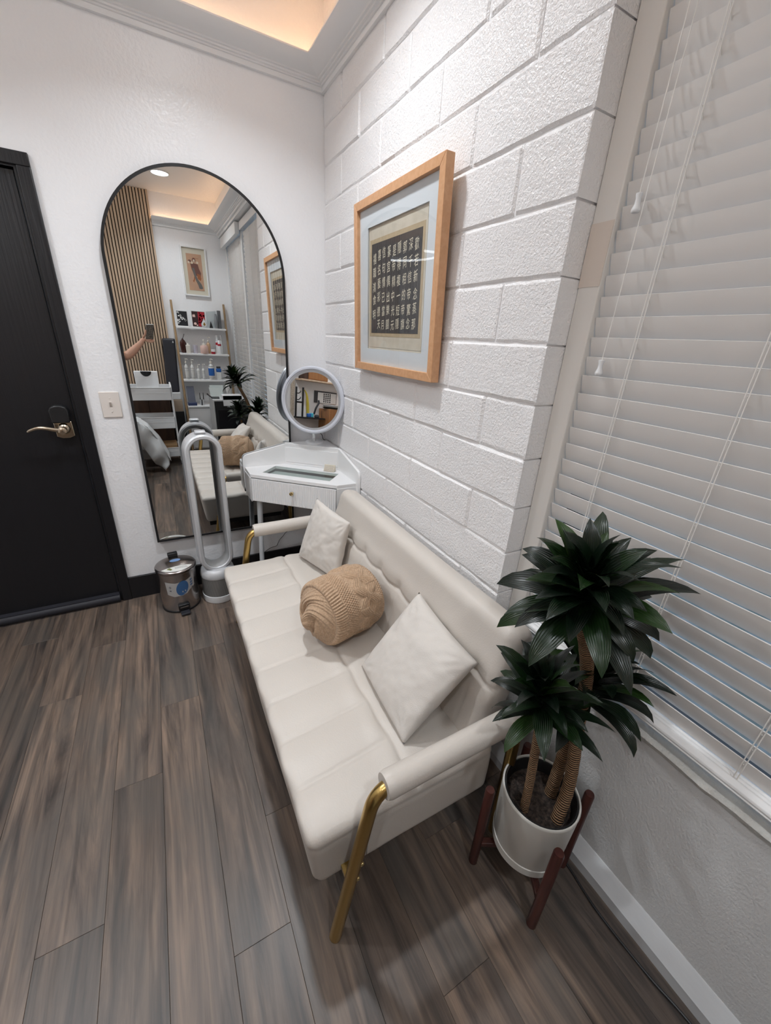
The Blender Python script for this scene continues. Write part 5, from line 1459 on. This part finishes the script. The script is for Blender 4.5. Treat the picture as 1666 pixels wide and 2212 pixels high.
single(G().tube(bez([(LX - .02, -1.83, 1.07), (LX - .01, -1.85, 1.15), (LX - .02, -1.895, 1.215), (LX - .03, -1.90, 1.25)], 5), .012, 10), 'black_hose', m_blackrub, 'thick black hose rising behind the blue bottle', 'hose', (LX, -1.86, 1.07), smooth=True)
t = thing('wall_calendar', (XL, -2.05, 1.24), 'black-backed grid calendar on the left wall', 'calendar')
G().box(XL, XL + .012, -2.26, -1.905, 1.225, 1.375).build('board', m_darkgrey, t)
G().box(XL + .012, XL + .015, -2.25, -1.955, 1.225, 1.358).build('sheet', m_paperw, t)
g = G()
for i in range(7):
    for j in range(5):
        if i < 3: continue
        y = -2.01 - .032 * (i - 2); z = 1.236 + .024 * j
        g.add([(XL + .0156, y, z), (XL + .0156, y - .022, z), (XL + .0156, y - .022, z + .017), (XL + .0156, y, z + .017)], [(0, 1, 2, 3)])
g.build('grid_print', m_blackfl, t, recalc=False)
t = thing('honey_cabinet', (LX - .02, -2.08, 0), 'honey-coloured wooden cabinet against the left wall', 'cabinet')
G().box(XL + .01, LX + .10, -2.36, -1.985, 0, 1.155).build('body', m_orangewood, t, bevel=.004)
t = thing('white_dish', (LX, -2.05, 1.156), 'white oval dish with a black base on the honey cabinet', 'dish')
G().lathe([(.10, 0), (.12, .010), (.125, .022), (.12, .022)], 32, fn=lambda a, b_, c: (LX + .01 + a * .8, -2.08 + b_ * 1.4 * .72, 1.156 + c)).build('base', m_blackfl, t, smooth=True, angle=40)
G().lathe([(.11, .022), (.128, .048), (.124, .050), (.10, .034), (.0, .030)], 32, fn=lambda a, b_, c: (LX + .01 + a * .8, -2.08 + b_ * 1.4 * .72, 1.156 + c), cap=False).build('dish', m_whiteplastic, t, smooth=True, angle=40)
single(G().hexa([(LX + .02, -1.46, .80), (LX + .02, -1.50, .80), (LX + .04, -1.50, .80), (LX + .04, -1.46, .80), (XL + .01, -1.55, 1.58), (XL + .01, -1.60, 1.58), (XL + .03, -1.60, 1.58), (XL + .03, -1.55, 1.58)]).hexa([(LX + .02, -1.46, 0), (LX + .02, -1.50, 0), (LX + .04, -1.50, 0), (LX + .04, -1.46, 0), (LX + .02, -1.46, .80), (LX + .02, -1.50, .80), (LX + .04, -1.50, .80), (LX + .04, -1.46, .80)]), 'speckled_board', M('speckled_board', (.40, .34, .27), .6, var=((120, 120, 120), (.22, .18, .14), 2)), 'narrow speckled tan board leaning on the left wall', 'board', (LX, -1.5, 0))

# ------------------------------------------------------------------ the photographer, with phone
def skin(name, mat, verts, edges, par, root=0, sub=2, smooth='all'):
    """verts: (x, y, z, rx, ry)"""
    me = bpy.data.meshes.new(name); me.from_pydata([v[:3] for v in verts], edges, [])
    o = bpy.data.objects.new(name, me); COL.objects.link(o)
    sk = o.modifiers.new('skin', 'SKIN'); sk.use_smooth_shade = True
    for i, v in enumerate(verts):
        d = me.skin_vertices[0].data[i]; d.radius = (v[3], v[4] if len(v) > 4 else v[3]); d.use_root = (i == root)
    ss = o.modifiers.new('sub', 'SUBSURF'); ss.levels = sub; ss.render_levels = sub
    dg = bpy.context.evaluated_depsgraph_get(); m2 = bpy.data.meshes.new_from_object(o.evaluated_get(dg))
    o.modifiers.clear(); o.data = m2; bpy.data.meshes.remove(me); m2.name = name
    m2.materials.clear(); m2.materials.append(mat)
    m2.polygons.foreach_set('use_smooth', [True] * len(m2.polygons))
    for v in m2.vertices: v.co -= OFF[0]
    o.parent = par
    return o
rt, upv, fwv = Vector(CAM_R[0]), -Vector(CAM_R[1]), Vector(CAM_R[2])
def cp3(a, b_, c): return CAM_C + rt * a + upv * b_ + fwv * c
t = thing('person', (-1.46, -2.22, 0), 'person in a grey-white short-sleeved shirt holding a phone out in the right hand', 'person')
wr0 = Vector((-1.000, -2.462, 1.352)); pm1 = cp3(-.052, -.124, -.012); pm2 = cp3(-.034, -.134, -.012)
V = [(-1.46, -2.22, .93, .135, .105), (-1.46, -2.22, 1.08, .120, .095), (-1.455, -2.22, 1.24, .140, .100), (-1.45, -2.22, 1.365, .085, .070), (-1.445, -2.205, 1.43, .050, .050), (-1.44, -2.195, 1.475, .048, .050),
     (-1.315, -2.245, 1.345, .052), (-1.225, -2.345, 1.275, .046), (-1.150, -2.432, 1.218, .044), (-1.095, -2.446, 1.262, .043), (-1.045, -2.456, 1.310, .034), (wr0.x, wr0.y, wr0.z, .0255), (pm1.x, pm1.y, pm1.z, .027, .020), (pm2.x, pm2.y, pm2.z, .026, .017),
     (-1.600, -2.21, 1.345, .052), (-1.645, -2.21, 1.20, .044), (-1.665, -2.195, 1.06, .040), (-1.655, -2.14, .93, .034), (-1.640, -2.09, .835, .025), (-1.635, -2.065, .77, .030, .018),
     (-1.375, -2.22, .86, .095), (-1.370, -2.21, .66, .078), (-1.370, -2.20, .47, .058), (-1.370, -2.22, .28, .052), (-1.370, -2.235, .09, .036), (-1.372, -2.13, .035, .034, .028),
     (-1.545, -2.22, .86, .095), (-1.550, -2.21, .66, .078), (-1.550, -2.20, .47, .058), (-1.550, -2.22, .28, .052), (-1.550, -2.235, .09, .036), (-1.552, -2.13, .035, .034, .028)]
Ed = [(0, 1), (1, 2), (2, 3), (3, 4), (4, 5), (3, 6), (6, 7), (7, 8), (8, 9), (9, 10), (10, 11), (11, 12), (12, 13), (3, 14), (14, 15), (15, 16), (16, 17), (17, 18), (18, 19), (0, 20), (20, 21), (21, 22), (22, 23), (23, 24), (24, 25), (0, 26), (26, 27), (27, 28), (28, 29), (29, 30), (30, 31)]
skin('body', m_skin, V, Ed, t)
# right hand: four fingers under the phone, thumb up its left edge
for i, (c_, l) in enumerate(((.016, .94), (-.001, 1.0), (-.018, .96), (-.034, .80))):
    a = cp3(-.040, -.134, -.012 + (c_ + .009) * .55); b_ = cp3(-.008, -.1435, c_ * 1.0); d = cp3(.020 * l + .004, -.1405, c_ + .002); e = cp3(.040 * l + .004, -.131, c_ + .004)
    skin('finger', m_skin, [(*a, .0095), (*b_, .0088), (*d, .0080), (*e, .0066)], [(0, 1), (1, 2), (2, 3)], t)
a, b_, d, e = cp3(-.056, -.112, -.010), cp3(-.047, -.085, .004), cp3(-.0385, -.055, .006), cp3(-.0365, -.028, .004)
skin('thumb', m_skin, [(*a, .0125), (*b_, .0108), (*d, .0092), (*e, .0074)], [(0, 1), (1, 2), (2, 3)], t)
# left hand, relaxed
for i in range(4):
    x = -1.640 + .004 * i; y = -2.085 + .017 * i; l = (.9, 1.0, .96, .78)[3 - i]
    skin('finger', m_skin, [(x, y, .765, .0092), (x + .002, y + .002, .765 - .032 * l, .0085), (x + .008, y + .003, .765 - .058 * l, .0078), (x + .018, y + .002, .765 - .076 * l, .0064)], [(0, 1), (1, 2), (2, 3)], t)
skin('thumb', m_skin, [(-1.628, -2.045, .80, .0115), (-1.622, -2.018, .775, .0100), (-1.616, -2.005, .745, .0075)], [(0, 1), (1, 2)], t)
# head with face and hair
hc = Vector((-1.438, -2.185, 1.565))
def headp(u, v):
    a = 2 * PI * u; b_ = PI * (v - .5)
    x = math.cos(b_) * math.cos(a); y = math.cos(b_) * math.sin(a); z = math.sin(b_)
    X = .072 * x * (1 - .16 * max(0, -z)); Y = .090 * y * (1 - .10 * max(0, -z)); Z = .112 * z
    f = max(0, y)
    nose = math.exp(-((x / .16) ** 2) - ((z + .10) / .18) ** 2) * f
    Y += .020 * nose - .006 * f * sum(math.exp(-((x - s * .40) / .2) ** 2 - ((z - .08) / .14) ** 2) for s in (-1, 1))
    Y += .005 * f * math.exp(-((x / .30) ** 2) - ((z + .42) / .10) ** 2) + .006 * f * math.exp(-((x / .3) ** 2) - ((z + .80) / .16) ** 2)
    return (hc.x + X, hc.y + Y, hc.z + Z)
hd = G().grid(headp, 48, 32, cu=True).build('head', m_skin, t, smooth='all')
for s in (-1, 1):
    G().lathe([(.0, -.010), (.007, -.0075), (.010, 0), (.007, .0075), (.0, .010)], 16, c=(hc.x + s * .0285, hc.y + .0765, hc.z + .010), cap=False).build('eye', m_eye, hd, smooth='all')
    G().lathe([(.0045, 0), (.0035, .0022), (.0, .003)], 14, fn=lambda x, y, z: (hc.x + s * .0285 + x, hc.y + .0850 + z, hc.z + .010 + y)).build('iris', m_hair, hd, smooth=True)
    g = G(); g.grid(lambda u, v: (hc.x + s * (.070 + .010 * math.sin(PI * v) * (.3 + u)), hc.y - .012 + .018 * (u - .5) * 2 * math.sin(PI * v) ** .5, hc.z - .03 + .06 * v), 6, 10); g.build('ear', m_skin, hd, smooth='all')
G().tube(bez([(hc.x - .022, hc.y + .084, hc.z - .049), (hc.x - .008, hc.y + .091, hc.z - .046), (hc.x + .008, hc.y + .091, hc.z - .046), (hc.x + .022, hc.y + .084, hc.z - .049)], 5), [.002 + .0035 * math.sin(PI * i / 15) for i in range(16)], 10).build('lips', M('lips', (.42, .14, .12), .4), hd, smooth=True)
def hairp(u, v):
    a = 2 * PI * u; y = math.sin(a)
    low = lerp(-.95, .42, sstep(-.1, .75, y))      # the hairline rises over the face
    zz_ = lerp(1.0, low, v); z = max(-1, zz_); r = math.sqrt(max(0, 1 - max(-.25, z) ** 2)) if z > -.25 else .97
    return (hc.x + .083 * math.cos(a) * r, hc.y - .006 + .100 * y * r, hc.z + .006 + .120 * z)
G().grid(hairp, 48, 20, cu=True).build('hair', m_hair, t, smooth='all')
# clothes
skin('shirt', m_shirt, [(-1.46, -2.22, .90, .150, .120), (-1.46, -2.22, 1.08, .138, .112), (-1.455, -2.22, 1.24, .156, .116), (-1.45, -2.22, 1.355, .108, .088), (-1.312, -2.248, 1.342, .068), (-1.245, -2.325, 1.292, .066), (-1.196, -2.380, 1.256, .064), (-1.602, -2.21, 1.342, .068), (-1.642, -2.21, 1.235, .064), (-1.652, -2.205, 1.16, .060)],
     [(0, 1), (1, 2), (2, 3), (3, 4), (4, 5), (5, 6), (3, 7), (7, 8), (8, 9)], t)
skin('trousers', m_trouser, [(-1.46, -2.22, .945, .146, .116), (-1.375, -2.22, .85, .106), (-1.370, -2.21, .66, .090), (-1.370, -2.20, .47, .072), (-1.370, -2.22, .28, .066), (-1.370, -2.235, .10, .062), (-1.545, -2.22, .85, .106), (-1.550, -2.21, .66, .090), (-1.550, -2.20, .47, .072), (-1.550, -2.22, .28, .066), (-1.550, -2.235, .10, .062)],
     [(0, 1), (1, 2), (2, 3), (3, 4), (4, 5), (0, 6), (6, 7), (7, 8), (8, 9), (9, 10)], t)
for x in (-1.371, -1.551):
    g = G(); rbox(g, x - .047, x + .047, -2.285, -2.055, .0, .075, .033, 8, 14, 6); g.build('shoe', m_darkgrey, t, smooth='all', merge=True)
t = thing('phone', tuple(cp3(.010, -.054, -.0075)), "black speckled phone held up in the photographer's right hand", 'phone')
m_case = M('speckled_phone_case', (.022, .022, .022), .25, var=((260, 260, 260), (.30, .26, .22), 2))
G().obox(cp3(.010, -.054, -.0075), rt, upv, fwv, .0375, .074, .0045).build('case', m_case, t, bevel=.004, seg=3)
G().obox(cp3(.010, -.054, -.0128), rt, upv, fwv, .0355, .072, .0006).build('screen', m_lens if False else M('phone_screen', (.2, .2, .2), .1, emit=((.8, .82, .85), .6)), t)
G().obox(cp3(.010, .0195, -.0060), rt, upv, fwv, .034, .0012, .0030).build('silver_edge', m_silver, t)
